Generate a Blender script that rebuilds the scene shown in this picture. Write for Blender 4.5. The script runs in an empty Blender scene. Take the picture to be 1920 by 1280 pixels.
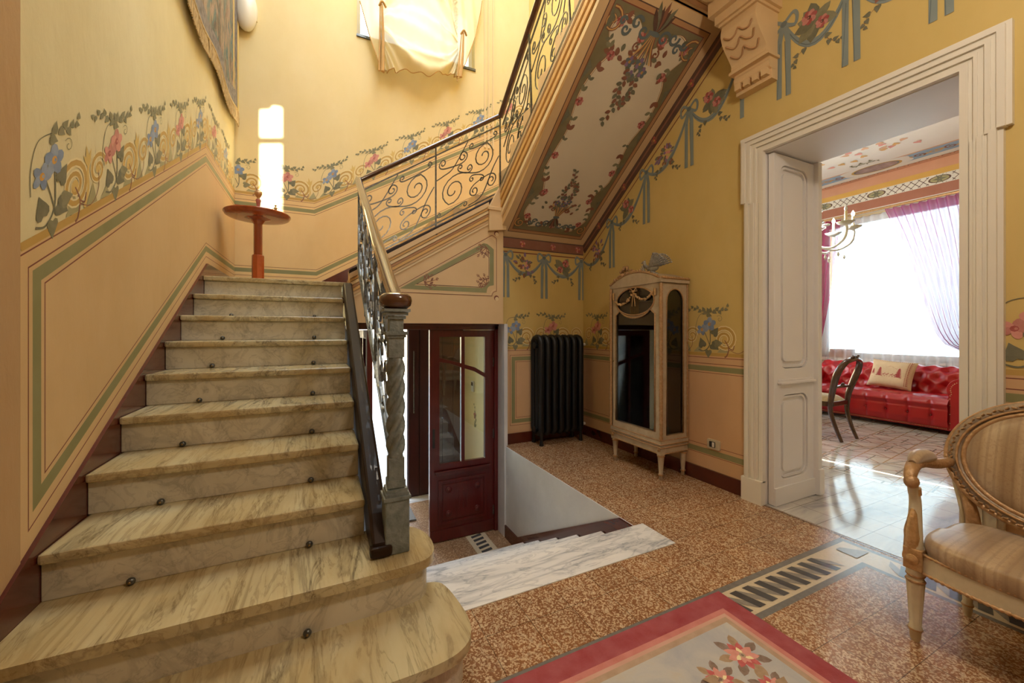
import bpy, math, random
from math import sin, cos, pi, radians as R, sqrt, atan2, exp
from mathutils import Vector as V, Matrix
from mathutils.geometry import tessellate_polygon
C = bpy.context.scene.collection
sc = bpy.context.scene
random.seed(7)

# ------------------------------------------------------------------ materials
def lin(h):
    h = h.lstrip('#')
    o = []
    for i in (0, 2, 4):
        c = int(h[i:i+2], 16)/255
        o.append(c/12.92 if c <= .04045 else ((c+.055)/1.055)**2.4)
    return (*o, 1)

class NT:
    def __init__(s, name):
        s.m = bpy.data.materials.new(name); s.m.use_nodes = True
        s.n = s.m.node_tree.nodes; s.l = s.m.node_tree.links
        s.b = s.n['Principled BSDF']; s.out = s.n['Material Output']
    def add(s, t, **k):
        n = s.n.new(t)
        for a, b in k.items():
            if a in n.inputs.keys(): n.inputs[a].default_value = b
            else: setattr(n, a, b)
        return n
    def link(s, a, b): s.l.new(a, b)
    def coord(s, scale=(1, 1, 1), rot=(0, 0, 0), loc=(0, 0, 0)):
        t = s.add('ShaderNodeTexCoord'); m = s.add('ShaderNodeMapping')
        m.inputs['Scale'].default_value = scale; m.inputs['Rotation'].default_value = rot; m.inputs['Location'].default_value = loc
        s.link(t.outputs['Object'], m.inputs['Vector']); return m.outputs['Vector']
    def noise(s, vec, scale, detail=4, rough=.55, dist=0):
        n = s.add('ShaderNodeTexNoise'); n.inputs['Scale'].default_value = scale
        n.inputs['Detail'].default_value = detail; n.inputs['Roughness'].default_value = rough; n.inputs['Distortion'].default_value = dist
        s.link(vec, n.inputs['Vector']); return n.outputs['Fac']
    def ramp(s, fac, stops):
        r = s.add('ShaderNodeValToRGB'); e = r.color_ramp.elements
        while len(e) < len(stops): e.new(.5)
        for i, (p, c) in enumerate(stops):
            e[i].position = p; e[i].color = lin(c) if isinstance(c, str) else (c, c, c, 1)
        s.link(fac, r.inputs['Fac']); return r.outputs['Color']
    def mix(s, fac, a, b, mode='MIX'):
        m = s.add('ShaderNodeMix', data_type='RGBA', blend_type=mode)
        for v, i in ((fac, 0), (a, 6), (b, 7)):
            if isinstance(v, (int, float)): m.inputs[i].default_value = v
            elif isinstance(v, str): m.inputs[i].default_value = lin(v)
            elif isinstance(v, tuple): m.inputs[i].default_value = v
            else: s.link(v, m.inputs[i])
        return m.outputs[2]
    def bump(s, h, strength=.2, dist=.01):
        b = s.add('ShaderNodeBump'); b.inputs['Strength'].default_value = strength; b.inputs['Distance'].default_value = dist
        s.link(h, b.inputs['Height']); s.link(b.outputs['Normal'], s.b.inputs['Normal'])
    def col(s, c):
        if isinstance(c, str): s.b.inputs['Base Color'].default_value = lin(c)
        else: s.link(c, s.b.inputs['Base Color'])
    def set(s, rough=.5, metal=0, **k):
        s.b.inputs['Roughness'].default_value = rough; s.b.inputs['Metallic'].default_value = metal
        for a, b in k.items(): s.b.inputs[a.replace('_', ' ')].default_value = b

MATS = {}
def M(name, col, rough=.5, metal=0, var=.12, scale=6, bump=0, bs=40, stretch=(1, 1, 1), coat=0):
    if name in MATS: return MATS[name]
    t = NT(name); v = t.coord(stretch)
    n = t.noise(v, scale, 3)
    dark = t.mix(1.0, col, (1-var*2, 1-var*2, 1-var*2, 1), 'MULTIPLY')
    t.col(t.mix(n, dark, t.mix(.0 if var == 0 else min(1, var*.8), col, '#ffffff')))
    t.set(rough, metal)
    if coat: t.b.inputs['Coat Weight'].default_value = coat
    if bump: t.bump(t.noise(v, bs, 5), bump, .01)
    MATS[name] = t.m; return t.m

def marble(name, base, base2, vein, scale=2.2, rough=.22, rot=(0, 0, .9), stretch=(1, .28, 1), stain=None, vs=.55):
    t = NT(name); v = t.coord(stretch, rot)
    n1 = t.noise(v, scale, 8, .6, 1.2)
    n2 = t.noise(v, scale*4.5, 8, .62, 1.0)
    c = t.ramp(n1, [(.3, base2), (.62, base)])
    veinm = t.ramp(n1, [(.44, 0.), (.495, 1.), (.52, .25), (.6, 0.)])
    veinm2 = t.ramp(n2, [(.50, 0.), (.535, .8), (.58, 0.)])
    m1 = t.mix(1.0, veinm, veinm2, 'ADD')
    sc_ = t.add('ShaderNodeMath', operation='MULTIPLY'); sc_.inputs[1].default_value = vs
    t.link(m1, sc_.inputs[0])
    c = t.mix(sc_.outputs[0], c, vein)
    if stain:
        n3 = t.noise(t.coord((1, .5, 1), rot), 1.7, 6, .6, .5)
        c = t.mix(t.ramp(n3, [(.42, 0.), (.68, .75)]), c, stain)
    t.col(c); t.set(rough); MATS[name] = t.m; return t.m

def terrazzo(name, base, base2, chip, tile=.2075, off=(.61, 1.30), rough=.17):
    t = NT(name); v = t.coord()
    vo = t.add('ShaderNodeTexVoronoi'); vo.inputs['Scale'].default_value = 175; t.link(v, vo.inputs['Vector'])
    vo2 = t.add('ShaderNodeTexVoronoi'); vo2.inputs['Scale'].default_value = 95; t.link(v, vo2.inputs['Vector'])
    big = t.noise(v, 3, 3)
    c = t.ramp(big, [(.35, base), (.65, base2)])
    sep = t.add('ShaderNodeSeparateColor'); t.link(vo.outputs['Color'], sep.inputs[0])
    c = t.mix(t.ramp(sep.outputs[0], [(.62, 0.), (.68, .7)]), c, chip)
    sep2 = t.add('ShaderNodeSeparateColor'); t.link(vo2.outputs['Color'], sep2.inputs[0])
    c = t.mix(t.ramp(sep2.outputs[1], [(.84, 0.), (.88, .5)]), c, '#d8c0a0')
    c = t.mix(t.ramp(sep2.outputs[2], [(.76, 0.), (.82, .3)]), c, '#6a4428')
    # tile joints and slight tile-to-tile variation
    br = t.add('ShaderNodeTexBrick'); br.offset = 0.0; br.squash = 1.0
    br.inputs['Scale'].default_value = 1; br.inputs['Brick Width'].default_value = tile; br.inputs['Row Height'].default_value = tile
    br.inputs['Mortar Size'].default_value = .0016; br.inputs['Mortar Smooth'].default_value = .3
    br.inputs['Color1'].default_value = (.9, .9, .9, 1); br.inputs['Color2'].default_value = (1.05, 1.05, 1.05, 1); br.inputs['Mortar'].default_value = (.32, .3, .28, 1)
    t.link(t.coord(loc=(-(off[0] % tile), -(off[1] % tile), 0)), br.inputs['Vector'])
    t.col(t.mix(1.0, c, br.outputs['Color'], 'MULTIPLY'))
    rn = t.noise(v, 9, 4)
    rr = t.add('ShaderNodeMapRange'); rr.inputs[3].default_value = rough*.7; rr.inputs[4].default_value = rough*1.7
    t.link(rn, rr.inputs[0]); t.link(rr.outputs[0], t.b.inputs['Roughness'])
    t.bump(br.outputs['Fac'], -.15, .004)
    MATS[name] = t.m; return t.m

def glass(name='glass', tint='#f2faf8', a=.06):
    t = NT(name)
    tr = t.add('ShaderNodeBsdfTransparent'); tr.inputs['Color'].default_value = lin(tint)
    g = t.add('ShaderNodeBsdfGlossy'); g.inputs['Roughness'].default_value = .03
    f = t.add('ShaderNodeFresnel'); f.inputs['IOR'].default_value = 1.5
    a_ = t.add('ShaderNodeMath', operation='ADD'); a_.inputs[1].default_value = a; t.link(f.outputs[0], a_.inputs[0])
    mx = t.add('ShaderNodeMixShader'); t.link(a_.outputs[0], mx.inputs[0]); t.link(tr.outputs[0], mx.inputs[1]); t.link(g.outputs[0], mx.inputs[2])
    t.link(mx.outputs[0], t.out.inputs['Surface']); MATS[name] = t.m; return t.m

def sheer(name, col, op=.6, op2=None, glow=None):
    t = NT(name)
    n = t.noise(t.coord((1, 1, .15)), 9, 3)
    d = t.add('ShaderNodeBsdfDiffuse'); tl = t.add('ShaderNodeBsdfTranslucent'); tr = t.add('ShaderNodeBsdfTransparent')
    for x in (d, tl): x.inputs['Color'].default_value = lin(col)
    m1 = t.add('ShaderNodeMixShader'); m1.inputs[0].default_value = .6; t.link(d.outputs[0], m1.inputs[1]); t.link(tl.outputs[0], m1.inputs[2])
    lw = t.add('ShaderNodeLayerWeight'); lw.inputs[0].default_value = .35
    mr = t.add('ShaderNodeMapRange'); mr.inputs[3].default_value = op; mr.inputs[4].default_value = min(.97, (op2 or op+.3)); t.link(lw.outputs['Facing'], mr.inputs[0])
    if glow:
        # thin cloth glows less where it is folded over itself or seen edge-on
        m3 = t.add('ShaderNodeMapRange'); m3.inputs[1].default_value = .15; m3.inputs[2].default_value = .75; m3.inputs[3].default_value = glow[0]; m3.inputs[4].default_value = glow[1]
        t.link(lw.outputs['Facing'], m3.inputs[0]); t.link(m3.outputs[0], m1.inputs[0])
    m2 = t.add('ShaderNodeMixShader'); t.link(mr.outputs[0], m2.inputs[0]); t.link(tr.outputs[0], m2.inputs[1]); t.link(m1.outputs[0], m2.inputs[2])
    t.link(m2.outputs[0], t.out.inputs['Surface']); MATS[name] = t.m; return t.m

def emit(name, col, s):
    t = NT(name); t.col(col); t.b.inputs['Emission Color'].default_value = lin(col); t.b.inputs['Emission Strength'].default_value = s
    MATS[name] = t.m; return t.m

def plaster(name, a, b, c=None, bump=.25):
    t = NT(name); v = t.coord((1, 1, .6))
    n = t.noise(v, 1.3, 6, .6); n2 = t.noise(v, 7, 5, .6)
    col = t.ramp(n, [(.35, a), (.65, b)])
    col = t.mix(t.ramp(n2, [(.45, 0.), (.75, .25)]), col, c or a)
    t.col(col); t.set(.62); t.b.inputs['Specular IOR Level'].default_value = .3
    t.bump(t.noise(t.coord((1, 1, .35)), 26, 6, .6, .3), bump, .006)
    MATS[name] = t.m; return t.m

def wood(name, a, b, rough=.3, stretch=(9, 9, 1), scale=2.0, coat=.3):
    t = NT(name); v = t.coord(stretch)
    n = t.noise(v, scale, 6, .6, .8)
    t.col(t.ramp(n, [(.3, a), (.7, b)])); t.set(rough); t.b.inputs['Coat Weight'].default_value = coat
    MATS[name] = t.m; return t.m

# ------------------------------------------------------------------ mesh builder
class MB:
    def __init__(s, *mats):
        s.v = []; s.f = []; s.mi = []; s.sm = []; s.mats = list(mats); s.cur = 0
    def slot(s, m):
        if m not in s.mats: s.mats.append(m)
        s.cur = s.mats.index(m); return s
    def add(s, vs, fs, smooth=False):
        o = len(s.v); s.v += [tuple(x) for x in vs]
        for f in fs:
            s.f.append([i+o for i in f]); s.mi.append(s.cur); s.sm.append(smooth)
        return s
    def box(s, a, b):
        x0, y0, z0 = [min(a[i], b[i]) for i in range(3)]; x1, y1, z1 = [max(a[i], b[i]) for i in range(3)]
        return s.add([(x0,y0,z0),(x1,y0,z0),(x1,y1,z0),(x0,y1,z0),(x0,y0,z1),(x1,y0,z1),(x1,y1,z1),(x0,y1,z1)],
                     [(0,3,2,1),(4,5,6,7),(0,1,5,4),(1,2,6,5),(2,3,7,6),(3,0,4,7)])
    def cbox(s, c, d): return s.box([c[i]-d[i]/2 for i in range(3)], [c[i]+d[i]/2 for i in range(3)])
    def bar(s, path, w, t, n, closed=False, smooth=False, up2=None):
        # rectangular section swept along path; w measured along n, t along side
        n = V(n).normalized(); P = [V(p) for p in path]; k = len(P); rings = []
        for i in range(k):
            a = P[(i-1) % k] if (closed or i) else P[0]; b = P[(i+1) % k] if (closed or i < k-1) else P[-1]
            tn = (b-a)
            if tn.length < 1e-9: tn = V((0,0,1))
            sd = tn.normalized().cross(n)
            if sd.length < 1e-6: sd = V((1,0,0)).cross(n)
            sd.normalize()
            rings.append([P[i]+n*w/2+sd*t/2, P[i]-n*w/2+sd*t/2, P[i]-n*w/2-sd*t/2, P[i]+n*w/2-sd*t/2])
        return s.rings(rings, closed, smooth)
    def rings(s, rings, closed=False, smooth=True, cap=True):
        m = len(rings[0]); vs = [p for r in rings for p in r]; fs = []
        k = len(rings)
        for i in range(k if closed else k-1):
            a = i*m; b = ((i+1) % k)*m
            for j in range(m):
                fs.append((a+j, a+(j+1) % m, b+(j+1) % m, b+j))
        s.add(vs, fs, smooth)
        if cap and not closed:
            s.add(rings[0], [tuple(range(m))[::-1]]); s.add(rings[-1], [tuple(range(m))])
        return s
    def tube(s, path, r, seg=8, closed=False, smooth=True, sy=1.0, up=None):
        P = [V(p) for p in path]; k = len(P); rr = r if callable(r) else (lambda i, r=r: r)
        rings = []; pn = None
        for i in range(k):
            a = P[(i-1) % k] if (closed or i) else P[0]; b = P[(i+1) % k] if (closed or i < k-1) else P[-1]
            tn = (b-a).normalized()
            if up is not None: n = V(up)
            elif pn is None: n = V((0,0,1)) if abs(tn.z) < .9 else V((1,0,0))
            else: n = pn
            n = (n - tn*n.dot(tn)).normalized(); pn = n; bn = tn.cross(n)
            q = rr(i/(k-1) if not closed else i/k) if callable(r) else r
            rings.append([P[i]+n*q*sy*cos(2*pi*j/seg)+bn*q*sin(2*pi*j/seg) for j in range(seg)])
        return s.rings(rings, closed, smooth)
    def lathe(s, prof, c=(0,0,0), axis=(0,0,1), seg=24, smooth=True, f=None):
        ax = V(axis).normalized(); a = V((1,0,0)) if abs(ax.x) < .9 else V((0,1,0))
        a = (a-ax*a.dot(ax)).normalized(); b = ax.cross(a); c = V(c); rings = []
        for (r, z) in prof:
            ring = []
            for j in range(seg):
                th = 2*pi*j/seg; q = r*(f(th, z) if f else 1)
                ring.append(c+ax*z+a*q*cos(th)+b*q*sin(th))
            rings.append(ring)
        return s.rings(rings, False, smooth)
    def sphere(s, c, r, seg=16, n=10):
        if not hasattr(r, '__len__'): r = (r, r, r)
        rings = []
        for i in range(1, n):
            ph = pi*i/n
            rings.append([V((c[0]+r[0]*sin(ph)*cos(2*pi*j/seg), c[1]+r[1]*sin(ph)*sin(2*pi*j/seg), c[2]-r[2]*cos(ph))) for j in range(seg)])
        return s.rings(rings, False, True)
    def prism(s, poly, F, d, holes=(), smooth=False):
        # poly in 2d on frame F=(O,U,V_,N); extruded from 0 to d along N
        O, U, W, N = [V(x) for x in F]
        loops = [poly]+list(holes)
        flat = [[V((p[0], p[1], 0)) for p in lp] for lp in loops]
        tris = tessellate_polygon(flat)
        pts = [p for lp in loops for p in lp]
        def P(p, z): return O+U*p[0]+W*p[1]+N*z
        n = len(pts)
        vs = [P(p, d) for p in pts]+[P(p, 0) for p in pts]
        fs = []
        for t in tris:
            a, b, c = [pts[i] for i in t]
            ar = (b[0]-a[0])*(c[1]-a[1])-(b[1]-a[1])*(c[0]-a[0])
            if ar < 0: t = (t[0], t[2], t[1])
            fs.append(tuple(t)); fs.append(tuple(i+n for i in t[::-1]))
        o = 0
        s.add(vs, fs, smooth); base = len(s.v)-len(vs)
        for lp in loops:
            m = len(lp)
            for j in range(m):
                k = (j+1) % m
                s.f.append([base+o+j, base+o+k, base+n+o+k, base+n+o+j]); s.mi.append(s.cur); s.sm.append(smooth and False)
            o += m
        return s
    def grid(s, fn, nu, nv, smooth=True, cu=False):
        vs = [fn(i/nu, j/nv) for j in range(nv+1) for i in range(nu+1)]
        return s.add(vs, [(j*(nu+1)+i, j*(nu+1)+i+1, (j+1)*(nu+1)+i+1, (j+1)*(nu+1)+i) for j in range(nv) for i in range(nu)], smooth)
    def build(s, name, parent=None, bevel=0, loc=None, subsurf=0, solid=0, fixn=True):
        me = bpy.data.meshes.new(name); me.from_pydata([tuple(v) for v in s.v], [], s.f)
        for m in s.mats: me.materials.append(m)
        me.polygons.foreach_set('material_index', s.mi); me.polygons.foreach_set('use_smooth', s.sm)
        me.update()
        if fixn:
            import bmesh
            b = bmesh.new(); b.from_mesh(me); bmesh.ops.recalc_face_normals(b, faces=b.faces); b.to_mesh(me); b.free()
        o = bpy.data.objects.new(name, me); C.objects.link(o)
        if parent:
            o.parent = parent; o.matrix_parent_inverse = Matrix.Translation(-V(parent.location)) if parent.type == 'EMPTY' and not parent.parent else Matrix.Identity(4)
        if solid:
            m = o.modifiers.new('s', 'SOLIDIFY'); m.thickness = solid; m.offset = 0
        if bevel:
            m = o.modifiers.new('b', 'BEVEL'); m.width = bevel; m.segments = 2; m.limit_method = 'ANGLE'; m.angle_limit = R(50)
        if subsurf:
            m = o.modifiers.new('u', 'SUBSURF'); m.levels = m.render_levels = subsurf
        return o

def tag(o, label=None, cat=None, group=None, kind=None):
    if label: o['label'] = label
    if cat: o['category'] = cat
    if group: o['group'] = group
    if kind: o['kind'] = kind
    return o
def thing(name, label, cat, loc, group=None):
    # parts are modelled in world coordinates (loc is where the thing stands)
    o = bpy.data.objects.new(name, None); C.objects.link(o); o.location = loc; o.empty_display_size = .05
    return tag(o, label, cat, group)
def struct(mb, name, **k): return tag(mb.build(name, **k), kind='structure')
def arc(cx, cy, r, a0, a1, n=12, ry=None):
    return [(cx+r*cos(R(a0+(a1-a0)*i/n)), cy+(ry or r)*sin(R(a0+(a1-a0)*i/n))) for i in range(n+1)]
def lerp(a, b, t): return a+(b-a)*t
def bez(pts, n=24):
    # catmull-rom through the points
    out = []; P = [pts[0]]+list(pts)+[pts[-1]]
    for i in range(1, len(P)-2):
        p0, p1, p2, p3 = P[i-1], P[i], P[i+1], P[i+2]
        for k in range(n):
            t = k/n
            out.append(tuple(.5*((2*p1[j])+(-p0[j]+p2[j])*t+(2*p0[j]-5*p1[j]+4*p2[j]-p3[j])*t*t+(-p0[j]+3*p1[j]-3*p2[j]+p3[j])*t**3) for j in range(len(p1))))
    out.append(tuple(pts[-1])); return out

# ------------------------------------------------------------------ spirals and scrolls (2d)
def spiral(c, r, a, w, turns, n=None, shrink=.82):
    n = n or int(14*turns)
    return [(c[0]+r*(1-shrink*i/n)**1.1*cos(a+w*2*pi*turns*i/n), c[1]+r*(1-shrink*i/n)**1.1*sin(a+w*2*pi*turns*i/n)) for i in range(n+1)]
def scroll(A, B):
    # A,B = (x,y,radius,w,turns); w is the sense of rotation along the path from A out and into B
    d = V((B[0]-A[0], B[1]-A[1])); D = d.length; k = B[3]*B[2]-A[3]*A[2]
    if abs(k) > D*.98: k = D*.98*(1 if k > 0 else -1)
    ang = atan2(d.y, d.x)-math.asin(k/D)
    # heading ang ; contact normal n = -w*J h
    def na(w): return ang-w*pi/2
    sa = spiral(A[:2], A[2], na(A[3]), -A[3], A[4])[::-1]
    sb = spiral(B[:2], B[2], na(B[3]), B[3], B[4])
    p, q = sa[-1], sb[0]
    mid = [(lerp(p[0], q[0], i/6), lerp(p[1], q[1], i/6)) for i in range(1, 6)]
    pts = sa+mid+sb
    for _ in range(4):  # soften the join
        a0, b0 = len(sa)-7, len(sa)+len(mid)+7
        new = list(pts)
        for i in range(max(1, a0), min(len(pts)-1, b0)):
            new[i] = tuple((pts[i-1][j]+2*pts[i][j]+pts[i+1][j])/4 for j in (0, 1))
        pts = new
    return pts

# ------------------------------------------------------------------ painted decoration
class Paint:
    def __init__(s, mb, F, base=.0012):
        s.mb = mb; s.F = [V(x) for x in F]; s.z = base; s.T = lambda a, b: (a, b); s.step = .00002
    def P(s, p):
        x, y = s.T(*p); O, U, W, N = s.F
        return O+U*x+W*y+N*s.z
    def poly(s, pts, m, conv=False):
        s.z += s.step; s.mb.slot(m); vs = [s.P(p) for p in pts]
        if conv: s.mb.add(vs, [tuple(range(len(vs)))]); return
        t = tessellate_polygon([[V((p[0], p[1], 0)) for p in pts]])
        s.mb.add(vs, [tuple(x) for x in t])
    def stroke(s, pts, w, m, taper=None, closed=False):
        s.z += s.step; s.mb.slot(m); n = len(pts); L = []; Rr = []
        for i in range(n):
            a = pts[(i-1) % n] if (closed or i) else pts[0]; b = pts[(i+1) % n] if (closed or i < n-1) else pts[-1]
            dx, dy = b[0]-a[0], b[1]-a[1]; l = sqrt(dx*dx+dy*dy) or 1
            # mitre
            k = 1.0
            if 0 < i < n-1 or closed:
                p = pts[i]; u = (p[0]-a[0], p[1]-a[1]); q = (b[0]-p[0], b[1]-p[1]); lu = sqrt(u[0]**2+u[1]**2) or 1; lq = sqrt(q[0]**2+q[1]**2) or 1
                # heading at the joint: bisector
                hx, hy = u[0]/lu+q[0]/lq, u[1]/lu+q[1]/lq; lh = sqrt(hx*hx+hy*hy)
                if lh > .2: dx, dy, l = hx, hy, lh; k = min(3, 2/lh)
            ww = (w/2)*(taper(i/(n-1)) if taper else 1)*k
            L.append((pts[i][0]-dy/l*ww, pts[i][1]+dx/l*ww)); Rr.append((pts[i][0]+dy/l*ww, pts[i][1]-dx/l*ww))
        vs = [s.P(p) for p in L]+[s.P(p) for p in Rr]
        s.mb.add(vs, [(i, n+i, n+(i+1) % n, (i+1) % n) for i in range(n if closed else n-1)])
    def eleaf(s, x, y, L, a, m, fat=.30):
        s.poly([(x+L*(u*cos(a)-v*sin(a)), y+L*(u*sin(a)+v*cos(a))) for u, v in ((0, 0), (.2, fat*.75), (.5, fat), (.8, fat*.7), (1.05, 0), (.8, -fat*.7), (.5, -fat), (.2, -fat*.75))], m)
    def leaf(s, x, y, L, a, m, fat=.5):
        q = [(.08, 0), (-.03, fat*.35), (.06, fat*.72), (.26, fat*.82), (.5, fat*.6), (.75, fat*.28), (1, 0), (.75, -fat*.28), (.5, -fat*.6), (.26, -fat*.82), (.06, -fat*.72), (-.03, -fat*.35)]
        s.poly([(x+L*(u*cos(a)-v*sin(a)), y+L*(u*sin(a)+v*cos(a))) for u, v in q], m)
    def disc(s, x, y, r, m, n=10, ry=None, rot=0):
        s.poly([(x+r*cos(2*pi*i/n)*cos(rot)-(ry or r)*sin(2*pi*i/n)*sin(rot), y+r*cos(2*pi*i/n)*sin(rot)+(ry or r)*sin(2*pi*i/n)*cos(rot)) for i in range(n)], m, True)
    def flower(s, x, y, r, ma, mb_, mc, n=5, a0=.3, sq=1):
        for i in range(n):
            a = a0+2*pi*i/n
            s.disc(x+cos(a)*r*.55, y+sin(a)*r*.55*sq, r*.52, ma if i % 2 else mb_, 9, r*.42*sq, a)
        s.disc(x, y, r*.28, mc, 8); s.disc(x+.1*r, y, r*.12, mb_, 6)
    def sprig(s, pts, n, L, ms, ml, w=.005):
        c = bez(pts, 8); s.stroke(c, w, ms, lambda t: 1-.6*t)
        for i in range(n):
            t = (i+.6)/n; k = min(len(c)-2, int(t*(len(c)-1))); a = atan2(c[k+1][1]-c[k][1], c[k+1][0]-c[k][0])
            s.leaf(c[k][0], c[k][1], L*(1-.45*t), a+(1 if i % 2 else -1)*(.85), ml)
# ------------------------------------------------------------------ palette
m_up_l = plaster('wall_pale', '#dcd0a4', '#e4dab2', '#d0c296', .5)
m_pier = plaster('wall_tan', '#b8976e', '#c0a078', '#ae8c62', .6)
m_dado_l = plaster('dado_left', '#d0b080', '#d8ba8c', '#c6a472', .3)
m_up_b = plaster('wall_cream_yellow', '#e2ce98', '#e8d6a6', '#dcc68e', .12)
m_dado_b = plaster('dado_back', '#e0bf88', '#e6c994', '#d8b47c', .1)
m_up_r = plaster('wall_mustard', '#ccb26c', '#d3ba78', '#c3a860', .12)
m_dado_r = plaster('dado_right', '#cfa87e', '#d6b088', '#c79f74', .1)
m_white = M('white_plaster', '#e6e0dc', .6, var=.03)
m_grout = M('rubbed_plaster', '#e0e0e2', .5, var=.14, scale=3.5, bump=.3, bs=12)
m_brownskirt = wood('oxblood_skirting', '#4a1a10', '#5c2416', .22, (1, 1, 1), 3, .4)
P_ochre = M('paint_ochre', '#c39c4a', .6, var=.06); P_ochre2 = M('paint_light_ochre', '#d8b868', .6, var=.05)
P_cream = M('paint_cream', '#ecdcaa', .6, var=.05); P_green = M('paint_olive_green', '#8d8a58', .6, var=.08)
P_line = M('paint_oxblood_line', '#7c3a26', .6, var=.05); P_pink = M('paint_pinkish_band', '#d9ac86', .6, var=.05)
P_leaf = M('paint_leaf', '#7e7a50', .6, var=.15, scale=20); P_leaf2 = M('paint_leaf_dark', '#686644', .6, var=.15, scale=20)
P_sage = M('paint_sage', '#a8a070', .6, var=.08)
P_blue = M('paint_blue', '#8fa0ba', .6, var=.12, scale=30); P_blue2 = M('paint_blue_dark', '#768cae', .6, var=.1, scale=30)
P_rose = M('paint_rose', '#c97a6c', .6, var=.15, scale=30); P_rose2 = M('paint_rose_light', '#dd9484', .6, var=.1, scale=30)
P_red = M('paint_red', '#a83024', .6, var=.15, scale=30); P_gold = M('paint_gold_dot', '#d09a38', .6, var=.05)
P_rib = M('paint_ribbon', '#7f8c88', .6, var=.08); P_rib2 = M('paint_ribbon_dark', '#5d6b6c', .6, var=.08)
P_brown = M('paint_brown', '#8a5030', .6, var=.1); P_dkbrown = M('paint_dark_brown', '#54301c', .6, var=.08)
P_violet = M('paint_violet', '#86688c', .6, var=.1); P_olive = M('paint_olive_ground', '#7c7044', .6, var=.12)
P_soff = M('paint_soffit_cream', '#dccfb4', .6, var=.05, scale=3); P_mold = M('moulding_beige', '#dcbb8a', .5, var=.04)
P_mold2 = M('moulding_ochre', '#d6a860', .5, var=.04); P_mold3 = M('moulding_shade', '#b88a5c', .5, var=.04)
P_moldc = M('moulding_cream', '#e8cfa0', .5, var=.04)
m_tread = marble('tread_marble', '#c8be9a', '#b8a880', '#54493a', 4.2, .2, (0, 0, .80), (1, .13, 1), '#b0945e', .5)
m_riser = marble('riser_marble', '#d2ccba', '#c4bca6', '#8b8474', 2.5, .3, (.3, .5, .9), (1, .5, 1), None, .4)
m_slab = marble('slab_marble', '#ece8e2', '#dedcda', '#6c7280', 1.5, .16, (0, 0, .35), (.5, 1.7, 1), None, .42)
m_floor = terrazzo('terrazzo_tiles', '#946642', '#865c3e', '#d8bc98')
m_floor_low = terrazzo('terrazzo_tiles_dull', '#8f6a48', '#84603e', '#b89878', rough=.35)
m_bord_grey = M('border_grey', '#6b6660', .2, var=.1, scale=30); m_bord_cream = M('border_cream', '#cdbb9c', .2, var=.1, scale=60)
m_bord_black = M('border_black', '#2c2a2c', .18, var=.1); m_bord_mid = M('border_mid_grey', '#867c70', .2, var=.1, scale=60)
m_iron = M('wrought_iron', '#3a3c34', .32, .75, var=.25, scale=40); m_silver = M('painted_iron', '#6c7a78', .42, .3, var=.25, scale=30, bump=.5, bs=60)
m_rail = wood('handrail_wood', '#4a2a16', '#5e3820', .16, (3, 3, 3), 2, .8)
m_string = wood('string_wood', '#22140c', '#302014', .42, (3, 1, 3), 3, .1)
m_string.node_tree.nodes['Principled BSDF'].inputs['Specular IOR Level'].default_value = .15
m_door = wood('door_mahogany', '#4a0c0c', '#5e1412', .28, (12, 12, 1.2), 2, .35)
m_door2 = wood('outer_door_wood', '#33120e', '#421812', .4, (12, 12, 1.2), 2, .1)
m_paintw = M('white_gloss_paint', '#e8e2d4', .32, var=.04, scale=4); m_leafp = M('door_leaf_paint', '#e6e2de', .3, var=.03, scale=4)
m_radi = M('radiator_iron', '#101114', .4, .2, var=.01)
m_glass = glass(); m_brass = M('old_brass', '#9a7838', .35, .8, var=.1)
m_gild = M('gilding', '#c08a3c', .36, .35, var=.25, scale=60, bump=.4, bs=70); m_ivory = M('ivory_paint', '#cdbf9e', .45, var=.12, scale=30)
m_gild2 = M('gilding_bright', '#d09c48', .32, .4, var=.25, scale=60, bump=.3, bs=90)
m_leather = M('red_leather', '#a60a16', .3, var=.015, scale=3, bump=.12, bs=130)
m_nail = M('brass_nail', '#d8b888', .3, .8, var=.05)
m_dwood = wood('walnut', '#3a2018', '#4c2c20', .22, (4, 4, 4), 3, .6)
m_dark = M('dark_void', '#15100c', .8, var=.05)

# ------------------------------------------------------------------ dimensions (metres, floor z=0, camera height 1.25)
XL, XR, YB, YA = -.86, 2.88, 5.36, 3.97          # left wall, right wall, stair back wall, alcove wall
ZL = 1.694; NY = lambda k: 1.86+.2987*(k-3); RZ = .1694; SL = RZ/.2987
YF = -3.0; ZTOP = 8.2; LOW = -.98

# floors
mb = MB(m_floor)
mb.prism([(XL, YF), (3.42, YF), (3.42, .808), (3.42, 1.777), (XR, 1.777), (XR, YA+.1), (1.82, YA+.1), (1.82, 1.70), (XL, 1.70)], ((0, 0, -.15), (1, 0, 0), (0, 1, 0), (0, 0, 1)), .15)
pt = Paint(mb, ((0, 0, 0), (1, 0, 0), (0, 1, 0), (0, 0, 1)), .0004)
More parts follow.
